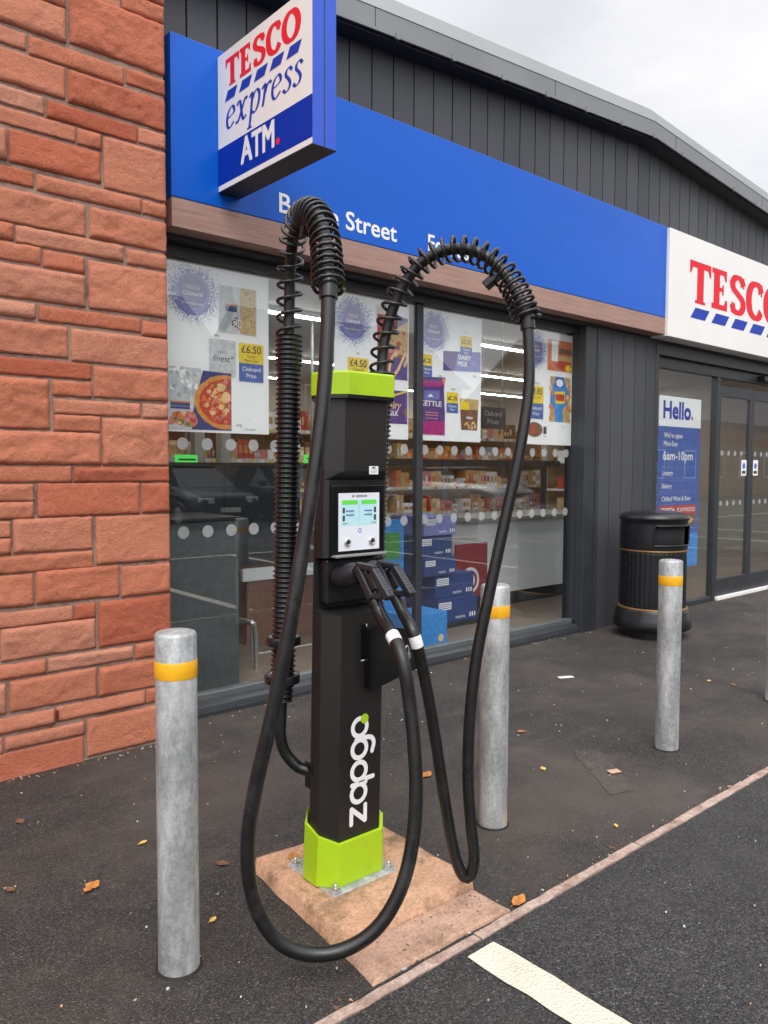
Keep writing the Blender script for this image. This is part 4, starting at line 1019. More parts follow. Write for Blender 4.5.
# ------------------------------------------------ hanging cables, connectors
def connector(X, name='connector'):
    g0 = Vector((X, 1.958, 1.128)); g1 = Vector((X+.004, 1.893, 1.040))
    mb = MB(); d = (g1-g0).normalized()
    # head entering the holster
    hd = [[(X+.036*math.cos(a)*s, y, 1.098+dz+.040*math.sin(a)*s) for a in [2*PI*k/18 for k in range(18)]] for y, s, dz in ((2.068, .82, -.012), (2.04, .9, -.010), (2.02, 1.02, -.004), (1.99, .95, .006), (1.965, .62, .012))]
    mb.loft(hd, 'connector', True)
    nrm = Vector((0, d.z, -d.y))
    if nrm.y > 0: nrm = -nrm
    # grip bar, outer guard bar, links (a D handle)
    gl = (g1-g0).length
    mb.obox(g0.lerp(g1, .52), gl*.56, .0145, .0145, d, (1, 0, 0), nrm, 'connector')
    o0 = g0+Vector((0, -.080, -.004)); o1 = g1+Vector((0, -.082, .010))
    mb.obox(o0.lerp(o1, .5), (o1-o0).length*.56, .0150, .013, (o1-o0).normalized(), (1, 0, 0), (o1-o0).normalized().cross(Vector((1, 0, 0))), 'connector')
    lk = (o0-g0); mb.obox(g0+lk*.5+Vector((0, 0, .008)), lk.length*.56, .0125, .010, lk.normalized(), (1, 0, 0), lk.normalized().cross(Vector((1, 0, 0))), 'connector')
    lk = (o1-g1); mb.obox(g1+lk*.5-d*.002, lk.length*.50, .0125, .009, lk.normalized(), (1, 0, 0), lk.normalized().cross(Vector((1, 0, 0))), 'connector')
    o = mb.build(name, post, .005, 2)
    mb = MB()
    for k in range(6):
        q = o0.lerp(o1, .22+.11*k)+nrm*.0132; mb.obox(q, .0022, .011, .0008, d, (1, 0, 0), nrm, 'slate')
    mb.build('grip_ribs', o)
    q = g0.lerp(g1, .60)+nrm*.026; mb = MB(); mb.obox(q, .034, .0085, .008, d, (1, 0, 0), nrm, 'black'); mb.build('trigger', o, .003, 2)
    return o, g1+d*.012, d
c1, e1, d1 = connector(1.594); c2, e2, d2 = connector(1.686)
L1 = [apl[-1]-(apl[-1]-apl[-8]), apl[-1], dep(327.5, 330, 2.205), dep(324, 390, 2.19), dep(316, 460, 2.175), dep(304, 540, 2.165), dep(290, 625, 2.155), dep(272, 715, 2.15), dep(256, 785, 2.15), dep(248, 840, 2.155), dep(250, 885, 2.165), dep(262, 920, 2.18),
      dep(282, 944, 2.19), dep(310, 954, 2.205), dep(343, 950, 2.22), dep(375, 930, 2.235), dep(399, 893, 2.25), dep(412, 845, 2.27), dep(416, 785, 2.29), dep(411, 715, 2.315), dep(401, 655, 2.335), e1+d1*.06, e1]
L2 = [apr[-8], apr[-1], dep(529, 352, 2.595), dep(528, 395, 2.59), dep(518, 460, 2.58), dep(505, 520, 2.575), dep(490, 590, 2.57), dep(477, 655, 2.57), dep(470, 715, 2.57), dep(468, 775, 2.57), dep(471, 825, 2.57), dep(474, 857, 2.575), dep(470, 876, 2.58), dep(462, 874, 2.58), dep(453, 848, 2.575), dep(444, 795, 2.56), dep(434, 730, 2.54), dep(424, 675, 2.51), dep(414, 635, 2.47), e2+d2*.06, e2]
for pts, e, rr in ((L1, e1, .0208), (L2, e2, .0192)):
    path = resample(catmull(pts, 12), .012); mb = MB(); mb.tube(path, rr, 'rubber', 18); cb = mb.build('hanging_cable', post)
    # white identity band near the connector, black sleeve at the spring
    n = len(path); i = n-int((.19)/.012); seg = path[i-2:i+2]; mb = MB(); mb.tube(seg, rr+.0012, 'white', 18, False); mb.build('cable_label', cb)
    seg = path[:6]; mb = MB(); mb.tube(seg, rr+.006, 'black', 18); mb.build('cable_sleeve', cb)

# ================================================================== BOLLARDS
GB = 'steel bollards in a row along the pavement edge'
def bollard():
    S_ = 1.006
    t = thing('bollard', 'galvanised steel bollard with an amber band, nearest the camera in front of the stone wall', 'bollard', (0.999, 2.047, 0), GB)
    x, y = 0.999, 2.047; r = .0585
    mb = MB(); mb.lathe([(r, -.02), (r, .3), (r, .7), (r, .976), (r-.004, .983), (r-.012, .986), (.002, .987)], (x, y, 0), 'galv', 48); mb.build('post_tube', t)
    mb = MB(); mb.lathe([(r+.0006, .857), (r+.0014, .859), (r+.0014, .904), (r+.0006, .906)], (x, y, 0), 'tape', 48); mb.build('reflective_band', t)
    mb = MB(); mb.lathe([(r+.012, -.002), (r+.007, .003), (r+.001, .007)], (x, y, 0), 'tar', 32); mb.build('tarmac_collar', t)  # near-black ring paints the contact shadow at the bollard's foot
    return t
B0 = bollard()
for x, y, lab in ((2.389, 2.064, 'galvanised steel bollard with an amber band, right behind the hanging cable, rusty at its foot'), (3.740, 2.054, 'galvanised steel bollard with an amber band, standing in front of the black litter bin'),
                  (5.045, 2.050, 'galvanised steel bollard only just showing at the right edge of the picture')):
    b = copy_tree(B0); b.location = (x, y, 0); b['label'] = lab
    if x < 3:
        b.rotation_euler = (0, 0, 2.1)
        mb = MB(); n = 8
        prof = [(.0589, .004), (.0590, .03), (.0589, .075)]
        rows = [[(x+r*math.cos(math.radians(a)), y+r*math.sin(math.radians(a)), z+(.012*math.sin(a*.35) if z > .05 else 0)) for a in range(-80, -38, 6)] for r, z in prof]
        mb.loft(rows, 'cardboard', True, False, False); rs = mb.build('rust_patch', b)
        rs.matrix_parent_inverse = Matrix.Rotation(-2.1, 4, 'Z')

# ================================================================== LITTER BIN
BX, BY = 6.25, 3.60
bin_ = thing('litter_bin', 'round black litter bin with gold bands and a domed lid, beside the entrance', 'bin', (BX, BY, 0))
mb = MB(); c = (BX, BY, 0)
mb.lathe([(.26, 0), (.26, .07)], c, 'binblack', 40, False); mb.lathe([(.325, .071), (.352, .085), (.355, .13), (.348, .15), (.348, .17), (.338, .185), (.335, .235), (.318, .262)], c, 'binblack', 56)
mb.build('base', bin_)
mb = MB(); rings = []
for z, r in ((.268, .298), (.30, .300), (.76, .296), (.785, .292)):
    rings.append([(BX+(r+(.0018 if (k % 4) < 2 else -.0018))*math.cos(2*PI*k/160), BY+(r+(.0018 if (k % 4) < 2 else -.0018))*math.sin(2*PI*k/160), z) for k in range(160)])
mb.loft(rings, 'binblack'); mb.build('ribbed_body', bin_)
for z in (.255, .778):
    mb = MB(); r = .318 if z < .5 else .305; mb.lathe([(r-.02, z), (r, z+.002), (r+.004, z+.010), (r, z+.019), (r-.02, z+.021)], c, 'gold', 56); mb.build('gold_band', bin_)
hoodp = [(.303, .80), (.305, .84), (.306, .90), (.306, .96), (.305, 1.02), (.304, 1.06), (.318, 1.068), (.318, 1.085), (.295, 1.112), (.235, 1.132), (.12, 1.143), (.01, 1.146)]
mb = MB(); seg = 72; vs = []
for r, z in hoodp: vs += [(BX+r*math.cos(2*PI*k/seg), BY+r*math.sin(2*PI*k/seg), z) for k in range(seg)]
fs = []
def inop(k, j):
    a = (k+.5)*360/seg
    return (abs((a-270+180) % 360-180) < 42) and 2 <= j-0 and j < 4 and True
for j in range(len(hoodp)-1):
    for k in range(seg):
        a = (k+.5)*360/seg; d = (a-256+180) % 360-180
        if 1 <= j <= 3 and abs(d) < 45: continue
        fs.append((j*seg+k, j*seg+(k+1) % seg, (j+1)*seg+(k+1) % seg, (j+1)*seg+k))
mb.add(vs, fs, 'binblack', True); hood = mb.build('hood', bin_)
mb = MB(); mb.lathe([(.26, .79), (.27, .80), (.275, 1.03), (.26, 1.05)], c, 'cladgap', 40); mb.build('liner', bin_)
rim = []
A0, A1 = math.radians(211), math.radians(301); 
for t in range(11): a = A0+(A1-A0)*t/10; rim.append((a, .842))
for t in range(1, 5): rim.append((A1, .842+(1.018-.842)*t/4))
for t in range(1, 11): a = A1+(A0-A1)*t/10; rim.append((a, 1.018))
for t in range(1, 5): rim.append((A0, 1.018-(1.018-.842)*t/4))
mb = MB(); mb.tube([Vector((BX+.309*math.cos(a), BY+.309*math.sin(a), z)) for a, z in rim], .009, 'binblack', 8); mb.build('opening_rim', hood)

BZ, BR = .955, .92
for ch in [bin_]+[]:
    bin_.scale = (BR, BR, BZ)
# ================================================================== INSIDE THE SHOP
for i, (x, y, L) in enumerate(((300, 318, 2.2), (300, 362, 3.), (300, 404, 4.), (500, 349, 2.6), (505, 379, 3.2), (500, 396, 3.6), (200, 380, 3.), (690, 395, 3.), (-1, 0, 0))):
    p = onZ(x, y, 2.93) if x > 0 else Vector((7.3, 4.75, 2.93)); L = 2.6  # last strip is out of view, added to brighten the counter front
    X0 = p.x-L/2; Y = min(p.y, 11.2); X0 = min(max(X0, 2.0), 11)
    t = thing('ceiling_light', '', 'ceiling light', (X0+L/2, Y, 2.94), 'strip lights on the shop ceiling')
    t['label'] = 'lit white strip light on the shop ceiling, seen through the upper part of the glass'
    mb = MB(); mb.box(X0, X0+L, Y-.04, Y+.04, 2.95, 2.995, 'signwhite'); mb.build('light_body', t)
    mb = MB(); mb.box(X0+.02, X0+L-.02, Y-.03, Y+.03, 2.935, 2.949, 'striplight'); mb.build('diffuser', t)
def simple(name, label, cat, mb, loc, group=None, bevel=0, kind=None):
    o = mb.build(name, None, bevel); rebase(o, loc); return tag(o, label, cat, group, kind)
# gondola shelving with goods
def gondola(x, y, w, h, label, first=None):
    t = thing('shelving_unit', label, 'shelving', (x+w/2, y, .02), 'shelving units inside the shop')
    mb = MB(); mb.box(x, x+w, y+.40, y+.44, .02, h, 'p_tan'); mb.build('back_panel', t)
    for xx in (x, x+w-.04): mb = MB(); mb.box(xx, xx+.04, y+.36, y+.399, .02, h, 'p_grey'); mb.build('upright', t)
    for k in range(6):
        z = .12+k*(h-.3)/5; mb = MB(); mb.box(x, x+w-.002, y, y+.359, z, z+.025, 'cabinet'); mb.box(x, x+w-.002, y-.006, y-.001, z-.015, z+.03, 'p_silver'); mb.build('shelf', t)
    return t
rnd = random.Random(21); goods = MB()
cols = ['p_tan', 'p_cheese', 'p_crust', 'p_cheese', 'p_pink', 'p_white', 'p_tan', 'p_orange', 'p_brown', 'p_pink', 'p_white', 'p_silver', 'p_red', 'p_cheese', 'p_tan']
units = [(3.1, 7.8), (4.4, 7.8), (5.7, 7.8), (7.0, 7.8), (8.3, 7.8), (9.6, 7.8), (10.9, 7.8), (8.2, 5.9), (9.6, 5.9)]
for i, (x, y) in enumerate(units):
    g = gondola(x, y, 1.28, 2.05, 'shop shelving unit stacked with groceries, seen dimly through the glass')
    for k in range(6):
        z = .146+k*(2.05-.3)/5; xx = x+.03
        for q in range(9):
            u = x+.06+q*.135+rnd.uniform(-.03, .03); goods.box(u, u+.05, y-.0105, y-.0065, z-.035, z-.005, rnd.choice(['p_yellow', 'p_white', 'p_white', 'p_yellow', 'p_red']))
        while xx < x+1.2:
            w = rnd.uniform(.04, .10); h = rnd.uniform(.09, .24); m = rnd.choice(cols); n = rnd.choice((1, 2, 3))
            for q in range(n):
                if xx+w > x+1.22: xx = x+9; break
                goods.box(xx, xx+w-.006, y+.03, y+.2, z, z+h, m); goods.box(xx+.01, xx+w-.016, y+.027, y+.0296, z+h*.3, z+h*.7, rnd.choice(cols)); xx += w
simple('shelf_goods', 'rows of mixed packaged groceries filling the shop shelves', 'groceries', goods, (7, 8, .146), kind='stuff')
# slate cabinet just inside the left pane
mb = MB(); mb.box(1.95, 2.60, 4.42, 5.0, .021, 1.11, 'slate'); mb.box(1.94, 2.61, 4.41, 5.01, 1.112, 1.135, 'dark'); mb.box(2.05, 2.07, 4.40, 4.419, .35, .80, 'dark')
simple('slate_cabinet', 'plain dark slate cabinet just inside the left window pane', 'cabinet', mb, (2.27, 4.7, .02), bevel=.004)
mb = MB(); mb.box(2.62, 4.15, 5.95, 6.0, .021, 1.46, 'slate'); mb.box(2.62, 4.15, 5.94, 6.01, 1.461, 1.49, 'dark'); mb.box(3.36, 3.37, 5.945, 5.9495, .06, 1.45, 'dark')  # dark panel added so the car reflections read in the left pane
simple('dark_partition', 'dark low partition across the shop floor behind the left pane', 'partition', mb, (3.4, 5.97, .02), bevel=.004)
# tubular handrail
mb = MB(); P = [onY(x, y, 4.75) for x, y in ((236, 622), (248, 622), (254.5, 628), (256, 650), (256.5, 690))]; P[0] = P[1]+Vector((-.06, .5, 0))
mb.tube(catmull(P, 8), .019, 'steel', 12)
for dz in (.18, .38): q = P[3]+Vector((0, 0, .15-dz)); mb.tube([q, q+Vector((.5, 0, 0))], .008, 'steel', 8)
mb.tube([P[2]+Vector((.16, .3, 0)), P[2]+Vector((.16, .3, -.55))], .010, 'steel', 8)
mb.tube([P[2]+Vector((0, 0, -.02)), P[2]+Vector((.16, .3, 0))], .010, 'steel', 8)
simple('handrail', 'bent steel tube rail inside the left window pane', 'rail', mb, (P[4].x, P[4].y, .02))
mb = MB(); p = onY(243, 582, 5.4); mb.box(p.x, p.x+.85, 5.4, 5.43, p.z, p.z+.10, 'cabinet'); mb.box(p.x+.05, p.x+.80, 5.431, 5.9, .021, p.z+.06, 'p_brown')
simple('display_bin', 'low display bin with a white front rim inside the left pane', 'display', mb, (p.x+.5, 5.6, p.z-.5))
for x, y, Yc in ((187, 460, 6.2), (313, 459, 6.8)):
    p = onY(x, y, Yc); mb = MB(); mb.box(p.x-.10, p.x+.10, Yc, Yc+.03, p.z-.045, p.z+.045, 'greenlit'); mb.box(p.x-.08, p.x+.08, Yc-.002, Yc-.0005, p.z-.004, p.z+.012, 'p_green'); mb.box(p.x-.012, p.x+.012, Yc+.005, Yc+.025, p.z+.046, 3.0, 'p_grey')
    simple('exit_sign', 'small glowing green sign hanging inside, ' + ('close to the stone wall' if x < 200 else 'close to the charging post'), 'sign', mb, (p.x, Yc, p.z-.045))
for x in (200, 226):
    p = onY(x, 440, 6.6); mb = MB(); mb.box(p.x-.05, p.x+.05, 6.6, 6.7, .02, 2.9, 'signwhite')
    simple('pillar', ('left' if x == 200 else 'right')+' one of two slim white pillars standing in the shop under the pizza poster', 'pillar', mb, (p.x, 6.65, .02))
# white serving counter, red board
a = onY(478, 570, 5.3); b = onY(548, 570, 5.3)
mb = MB(); mb.box(a.x, b.x+.9, 5.30, 6.0, .16, .90, 'cabinet'); mb.box(a.x+.03, b.x+.87, 5.33, 5.95, .021, .159, 'dark'); mb.box(a.x-.04, b.x+.94, 5.26, 6.04, .902, .95, 'worktop')
simple('serving_counter', 'white serving counter with grey worktop behind the right pane', 'counter', mb, (a.x+.6, 5.6, .02), bevel=.004)
a = onY(456, 545, 5.22); b = onY(487, 590, 5.22)
mb = MB(); mb.box(a.x, b.x, 5.22, 5.24, b.z-.05, a.z, 'redpanel'); f = Flat(mb, (a.x, 5.2195, b.z), (1, 0, 0), (0, 0, 1), (0, -1, 0))
for r0, w in ((.115, .03), (.055, .03)): f.ribbon([((b.x-a.x)*.45+r0*math.cos(2*PI*k/20), .12+r0*math.sin(2*PI*k/20)) for k in range(20)], 'p_white', 1, w, w, n=3, closed=True)
f.mb = mb; mb.box(a.x+.1, a.x+.16, 5.241, 5.27, .02, b.z, 'dark'); mb.box(b.x-.16, b.x-.1, 5.241, 5.27, .02, b.z, 'dark')
simple('red_board', 'red display board with white rings between the cartons and the counter', 'board', mb, (a.x, 5.23, .02))
# cartons: two wide at the bottom, three narrower on top
def carton(x0, x1, y, z0, z1, m, label):
    mb = MB(); mb.box(x0, x1, y, y+.42, z0, z1, m); f = Flat(mb, (x0, y-.0006, z0), (1, 0, 0), (0, 0, 1), (0, -1, 0)); w = x1-x0; h = z1-z0
    f.rect(.02, h*.55, .02+w*.30, h*.85, 'p_white', 0)
    for k in range(3): f.rect(.025, h*(.60+.08*k), .015+w*.29, h*(.63+.08*k), 'p_navy', 1)
    f.text('napkins', w*.45, h*.14, h=h*.13, mat='p_white', l=0); 
    for k in range(3): f.rect(w*(.80+.06*k), h*.14, w*(.83+.06*k), h*.32, 'p_white', 0)
    return simple('carton', label, 'box', mb, ((x0+x1)/2, y+.2, z0), 'cartons stacked inside the window', .004)
xb1 = onY(477, 610, 4.9).x; xb2 = onY(456, 545, 4.9).x; xa = xb1-.24
zs = [.055, .295, .525, .70, .90]
for k, (w, h, m, lab) in enumerate(((.52, .225, 'boxblue', 'wide navy carton at the bottom of the stack inside the window'), (.50, .21, 'boxblue', 'wide navy carton second from the bottom of the stack inside the window'),
        (.40, .165, 'boxblue', 'narrow navy carton in the middle of the stack inside the window'), (.40, .19, 'boxblue', 'narrow navy carton second from the top of the stack inside the window'), (.40, .17, 'p_lav', 'lavender carton on top of the stack inside the window'))):
    z = zs[k]; carton((xb1 if k < 2 else xb2)-w-(.02 if k % 2 else 0), (xb1 if k < 2 else xb2)-(.02 if k % 2 else 0), 4.9+(.03 if k % 2 else 0), z, z+h, m, lab)
    zs[k+1:k+2] = [z+h+.003] if k < 4 else []
mb = MB(); mb.box(xa-.45, xa+.45, 4.86, 5.5, .021, .0535, 'dark'); simple('low_pallet', 'low black pallet under the stack of cartons', 'pallet', mb, (xa, 5.1, .02))
p = onZ(447, 645, .02); mb = MB(); mb.box(p.x-.42, p.x, p.y, p.y+.3, .021, .30, 'boxsky'); f = Flat(mb, (p.x-.12, p.y-.0006, .05), (1, 0, 0), (0, 0, 1), (0, -1, 0)); f.disc(.05, .04, .03, .03, 'p_cheese', 0, 16)
simple('sky_blue_carton', 'bright sky blue carton on the floor against the mullion', 'box', mb, (p.x-.2, p.y+.15, .02), bevel=.004)
p = onY(402, 545, 4.8); mb = MB(); mb.box(p.x-.35, p.x+.02, 4.8, 5.2, .02, 1.02, 'boxsky'); mb.box(p.x-.20, p.x-.02, 4.797, 4.7995, .70, .92, 'p_green'); mb.box(p.x-.30, p.x-.22, 4.797, 4.7995, .60, .95, 'p_white')
simple('display_stand', 'sky blue display stand glimpsed between the charging post and the mullion', 'display', mb, (p.x-.2, 5., .02), bevel=.004)
# black fittings
mb = MB(); a = onY(352, 463, 6.0); b = onY(560, 463, 6.0); mb.box(a.x, b.x, 6.0, 6.05, a.z-.02, a.z+.05, 'dark'); mb.box(a.x+.2, a.x+.26, 6.051, 6.1, .02, a.z-.02, 'dark'); mb.box(b.x-.26, b.x-.2, 6.051, 6.1, .02, a.z-.02, 'dark')
simple('black_rail', 'long black shelf rail across the middle of the shop', 'rail', mb, (a.x, 6., .02))
mb = MB(); p = onY(493, 418, 5.4); mb.box(p.x-.20, p.x+.20, 5.4, 5.42, p.z-.11, p.z+.11, 'p_ink'); f = Flat(mb, (p.x, 5.3994, p.z), (1, 0, 0), (0, 0, 1), (0, -1, 0)); f.text('Clubcard', 0, .02, h=.05, mat='p_silver', align='C'); f.text('Prices', 0, -.06, h=.05, mat='p_silver', align='C')
for s in (-.15, .15): mb.box(p.x+s-.003, p.x+s+.003, 5.405, 5.411, p.z+.11, 3.0, 'p_grey')
simple('hanging_board', 'small dark hanging board with pale lettering inside the right pane', 'sign', mb, (p.x, 5.41, p.z))
# trolleys of thin wire inside the entrance
for k in range(2):
    x0 = 8.3+k*.55; y0 = 5.0; mb = MB()
    for z in (.45, .62, .80, .98):
        mb.tube([Vector(q) for q in ((x0, y0, z), (x0+.5, y0, z), (x0+.45, y0+.8, z), (x0+.05, y0+.8, z), (x0, y0, z))], .008, 'steel', 6)
    for i in range(8): mb.tube([Vector((x0+.5*i/7, y0, .45)), Vector((x0+.5*i/7, y0, .98))], .004, 'steel', 5)
    for i in range(10): mb.tube([Vector((x0+.02, y0+.08*i, .45)), Vector((x0, y0+.08*i, .98))], .004, 'steel', 5)
    mb.tube([Vector((x0, y0, 1.02)), Vector((x0+.5, y0, 1.02))], .015, 'p_blue', 8)
    for q in ((x0+.05, y0+.1), (x0+.45, y0+.1), (x0+.08, y0+.75), (x0+.42, y0+.75)): mb.tube([Vector((q[0], q[1], .12)), Vector((q[0], q[1], .45))], .009, 'steel', 6); mb.lathe([(.045, .025), (.045, .055)], (q[0], q[1], .02), 'black', 12)
    simple('shopping_trolley', 'wire shopping trolley parked inside the entrance, '+('nearer the opening hours panel' if k == 0 else 'nearer the sliding door'), 'trolley', mb, (x0+.25, y0+.4, .02), 'shopping trolleys inside the entrance')

# ================================================================== LEAVES AND LITTER
GL = 'fallen autumn leaves on the ground'
def leaf(px, py, size, m, rot, label, z=.004):
    p = onZ(px, py, z); rnd = random.Random(int(px*7+py)); mb = MB(); vs = []; n = 9; L = size
    for j in range(n):
        t = j/(n-1); w = L*.30*math.sin(PI*min(.98, t*.9+.06))**.8*(1+.25*rnd.uniform(-1, 1)); c = .012*math.sin(t*3+rnd.random()); e = L*.10*t*rnd.uniform(.4, 1.2)
        for s in (-1, 0, 1): vs.append((L*(t-.5), s*w, .0025+abs(s)*L*.07*rnd.uniform(.1, 1.)+e*.25))
    fs = []
    for j in range(n-1):
        for s in range(2): a = j*3+s; fs.append((a, a+1, a+4, a+3))
    bot = [(x, y, z_-.0012) for x, y, z_ in vs]; o_ = len(vs)
    mb.add(vs+bot, fs+[tuple(o_+i for i in reversed(f)) for f in fs], m, True)
    mb.tube([Vector((-L*.5, 0, .004)), Vector((-L*.72, .004, .003))], .0012, m, 5)
    o = mb.build('fallen_leaf', None, recalc=False); o.location = p; o.rotation_euler = (0, 0, rot); return tag(o, label, 'leaf', GL)
leaf(92, 887, .075, 'leaf', .6, 'large orange brown leaf on the pavement left of the nearest bollard')
leaf(519, 901, .07, 'leaf', .2, 'curled brown leaf beside the kerb just right of the concrete slab', .01)
leaf(20, 822, .05, 'leafdull', 1.6, 'brown leaf near the left edge of the picture below the stone wall')
leaf(143, 843, .035, 'leafy', .3, 'small yellow leaf just left of the nearest bollard')
leaf(213, 920, .03, 'leafy', .5, 'small yellow leaf just right of the nearest bollard near its foot')
leaf(222, 864, .05, 'leafdull', 2.2, 'brown leaf between the nearest bollard and the cable loop')
leaf(427, 775, .07, 'leaf', .4, 'reddish leaf on the pavement between the two hanging cables')
leaf(521, 732, .045, 'leaf', 2.6, 'small tan leaf on the pavement right of the second bollard')
leaf(543, 769, .04, 'leafy', 1.0, 'slim pale leaf next to the tarmac repair')
leaf(10, 890, .04, 'leafdull', 2.0, 'dull brown leaf at the left edge of the picture in the foreground')
leaf(293, 857, .06, 'leaf', .9, 'dark red leaf lying against the green base cover', .050)
leaf(616, 826, .028, 'leafy', .9, 'tiny yellow leaf on the car park side of the kerb')
leaf(709, 681, .04, 'leafy', .2, 'pale leaf on the pavement beyond the third bollard')
leaf(733, 685, .04, 'leaf', 1.2, 'brown leaf on the pavement near the right edge of the picture')
p = onZ(564, 678, .003); q = onZ(573, 676, .003)
mb = MB(); mb.obox((p.x+.02, p.y, .006), .055, .022, .0012, (.9, -.42, 0), (.42, .9, 0), (0, 0, 1), 'paper'); simple('litter_paper', 'strip of white litter paper on the pavement in front of the shop window', 'litter', mb, (p.x+.02, p.y, .005))
p = onZ(614, 772, .006); mb = MB(); mb.obox((p.x, p.y, .010), .030, .018, .0015, (.95, -.3, 0), (.3, .95, .05), (0, -.05, 1), 'cardboard'); simple('torn_card', 'small torn piece of brown card on the tarmac repair', 'litter', mb, (p.x, p.y, .006))
rnd = random.Random(77); mb = MB()
for k in range(330):
    if k < 270: x, y = rnd.uniform(.0, 9), rnd.uniform(1.65, 4.0)
    else: x, y = rnd.uniform(.5, 5), rnd.uniform(-.2, 1.5)
    s = rnd.uniform(.0015, .0042)*(1.9 if rnd.random() < .1 else 1); a = rnd.uniform(0, PI); pts = []
    for j in range(5): t = a+j*1.2566; w = s*rnd.uniform(.5, 1.2); pts.append((x+w*math.cos(t)*1.4, y+w*math.sin(t)))
    mb.loft([[(u, v, .002) for u, v in pts], [(u, v, .0045+rnd.uniform(0, .003)) for u, v in pts]], rnd.choice(['paper', 'p_grey', 'cardboard', 'p_grey', 'p_grey', 'cardboard', 'p_grey']))
for k in range(420):
    q = rnd.random()
    if q < .4: x, y = rnd.uniform(-1, 1.86), 3.815-abs(rnd.gauss(0, .03))
    elif q < .7: x, y = rnd.uniform(1.9, 6.5), 4.045-abs(rnd.gauss(0, .03))
    else: x, y = rnd.uniform(.5, 6), 1.602+abs(rnd.gauss(0, .022))
    s = rnd.uniform(.0015, .0048); a = rnd.uniform(0, PI)
    mb.obox((x, y, .004), s*rnd.uniform(1, 2.4), s*.6, s*.5, (math.cos(a), math.sin(a), 0), (-math.sin(a), math.cos(a), 0), (0, 0, 1), rnd.choice(['debris', 'p_brown', 'cardboard', 'p_grey', 'debris']))
o = mb.build('grit', None); tag(o, 'scattered pale grit and tiny scraps on the tarmac', 'grit', kind='stuff')
mb = MB()
for k in range(160):
    a = rnd.uniform(0, 2*PI); x, y = rnd.uniform(1.45, 1.96), rnd.uniform(1.62, 2.33); s = rnd.uniform(.0008, .0024); z = .049 if y > 1.85 else .018
    mb.obox((x, y, z), s*rnd.uniform(1, 3), s*.5, s*.5, (math.cos(a), math.sin(a), 0), (-math.sin(a), math.cos(a), 0), (0, 0, 1), rnd.choice(['debris', 'p_brown', 'debris', 'cardboard']))
o = mb.build('plinth_debris', None); tag(o, 'tiny twigs and crumbs scattered over the concrete plinth', 'debris', kind='stuff')

# ================================================================== ACROSS THE CAR PARK (seen only as reflections in the glass)
MAT['carpaint'] = plain('dark car paint', (.018, .019, .022), .18, .3, .05); MAT['carred'] = plain('bronze car paint', (.10, .05, .038), .2, .3, .05); MAT['carwhite'] = plain('silver car paint', (.42, .43, .44), .25, .3, .05)
MAT['carglass'] = plain('car window', (.02, .022, .025), .06); MAT['lens'] = plain('lamp lens', (.62, .64, .66), .12); MAT['plate'] = plain('number plate', (.70, .70, .66), .4)
def car(x, y, ang, paint, label):
    t = thing('parked_car', label, 'car', (0, 0, -.02), 'cars parked across the car park')
    def sec(yy, zl, zh, w, wt): return [(-w*.93, yy, zl), (w*.93, yy, zl), (w, yy, zl+.12), (w, yy, zh-.16), (wt, yy, zh), (-wt, yy, zh), (-w, yy, zh-.16), (-w, yy, zl+.12)]
    body = [sec(0, .28, .70, .70, .62), sec(.06, .20, .78, .80, .70), sec(.35, .18, .86, .88, .76), sec(1.15, .18, .98, .90, .78), sec(2.2, .18, 1.0, .90, .80), sec(3.5, .18, 1.03, .90, .80), sec(4.1, .22, 1.0, .86, .76), sec(4.25, .3, .9, .80, .70)]
    mb = MB(); mb.loft(body, paint, True); b = mb.build('body', t, .04, 2)
    cab = [[(-.76, 1.05, .97), (.76, 1.05, .97), (.76, 1.06, .975), (-.76, 1.06, .975)], [(-.62, 1.75, .985), (.62, 1.75, .985), (.60, 1.78, 1.42), (-.60, 1.78, 1.42)], [(-.78, 2.6, 1.0), (.78, 2.6, 1.0), (.60, 2.5, 1.48), (-.60, 2.5, 1.48)], [(-.78, 3.9, 1.0), (.78, 3.9, 1.0), (.58, 3.6, 1.42), (-.58, 3.6, 1.42)], [(-.7, 4.05, .99), (.7, 4.05, .99), (.56, 3.72, 1.36), (-.56, 3.72, 1.36)]]
    mb = MB(); mb.loft(cab, 'carglass'); mb.build('windows', b, .05, 2)
    mb = MB(); mb.box(-.58, .58, 1.80, 3.62, 1.43, 1.50, paint); mb.build('roof', b, .03, 2)
    for s in (-1, 1):
        mb = MB(); mb.obox((s*.60, .06, .68), .17, .05, .07, (1, s*.3, 0), (-s*.3, 1, 0), (0, 0, 1), 'lens'); mb.build('headlight', b, .02, 2)
        mb = MB(); mb.obox((s*.99, 1.55, 1.05), .10, .05, .07, (1, 0, 0), (0, 1, 0), (0, 0, 1), paint); mb.build('wing_mirror', b, .02, 2)
        for yy in (.82, 3.40):
            mb = MB(); rr = [[(s*xw, yy+r*math.cos(2*PI*k/24), .31+r*math.sin(2*PI*k/24)) for k in range(24)] for xw, r in ((.72, .31), (.90, .32), (.915, .30), (.915, .22))]
            mb.loft(rr, 'black', True); w = mb.build('wheel', t)
            mb = MB(); rr = [[(s*xw, yy+r*math.cos(2*PI*k/10), .31+r*math.sin(2*PI*k/10)) for k in range(10)] for xw, r in ((.90, .21), (.918, .20), (.922, .05))]
            mb.loft(rr, 'grey'); mb.build('rim', w)
    mb = MB(); mb.box(-.26, .26, -.025, -.002, .40, .51, 'plate'); mb.build('number_plate', b)
    mb = MB(); mb.box(-.45, .45, -.02, .03, .56, .66, 'dark'); mb.build('grille', b)
    t.location = (x, y, -.02); t.rotation_euler = (0, 0, ang); return t
car(9.3, -7.8, PI, 'carpaint', 'dark car parked across the car park, left one in the window reflection')
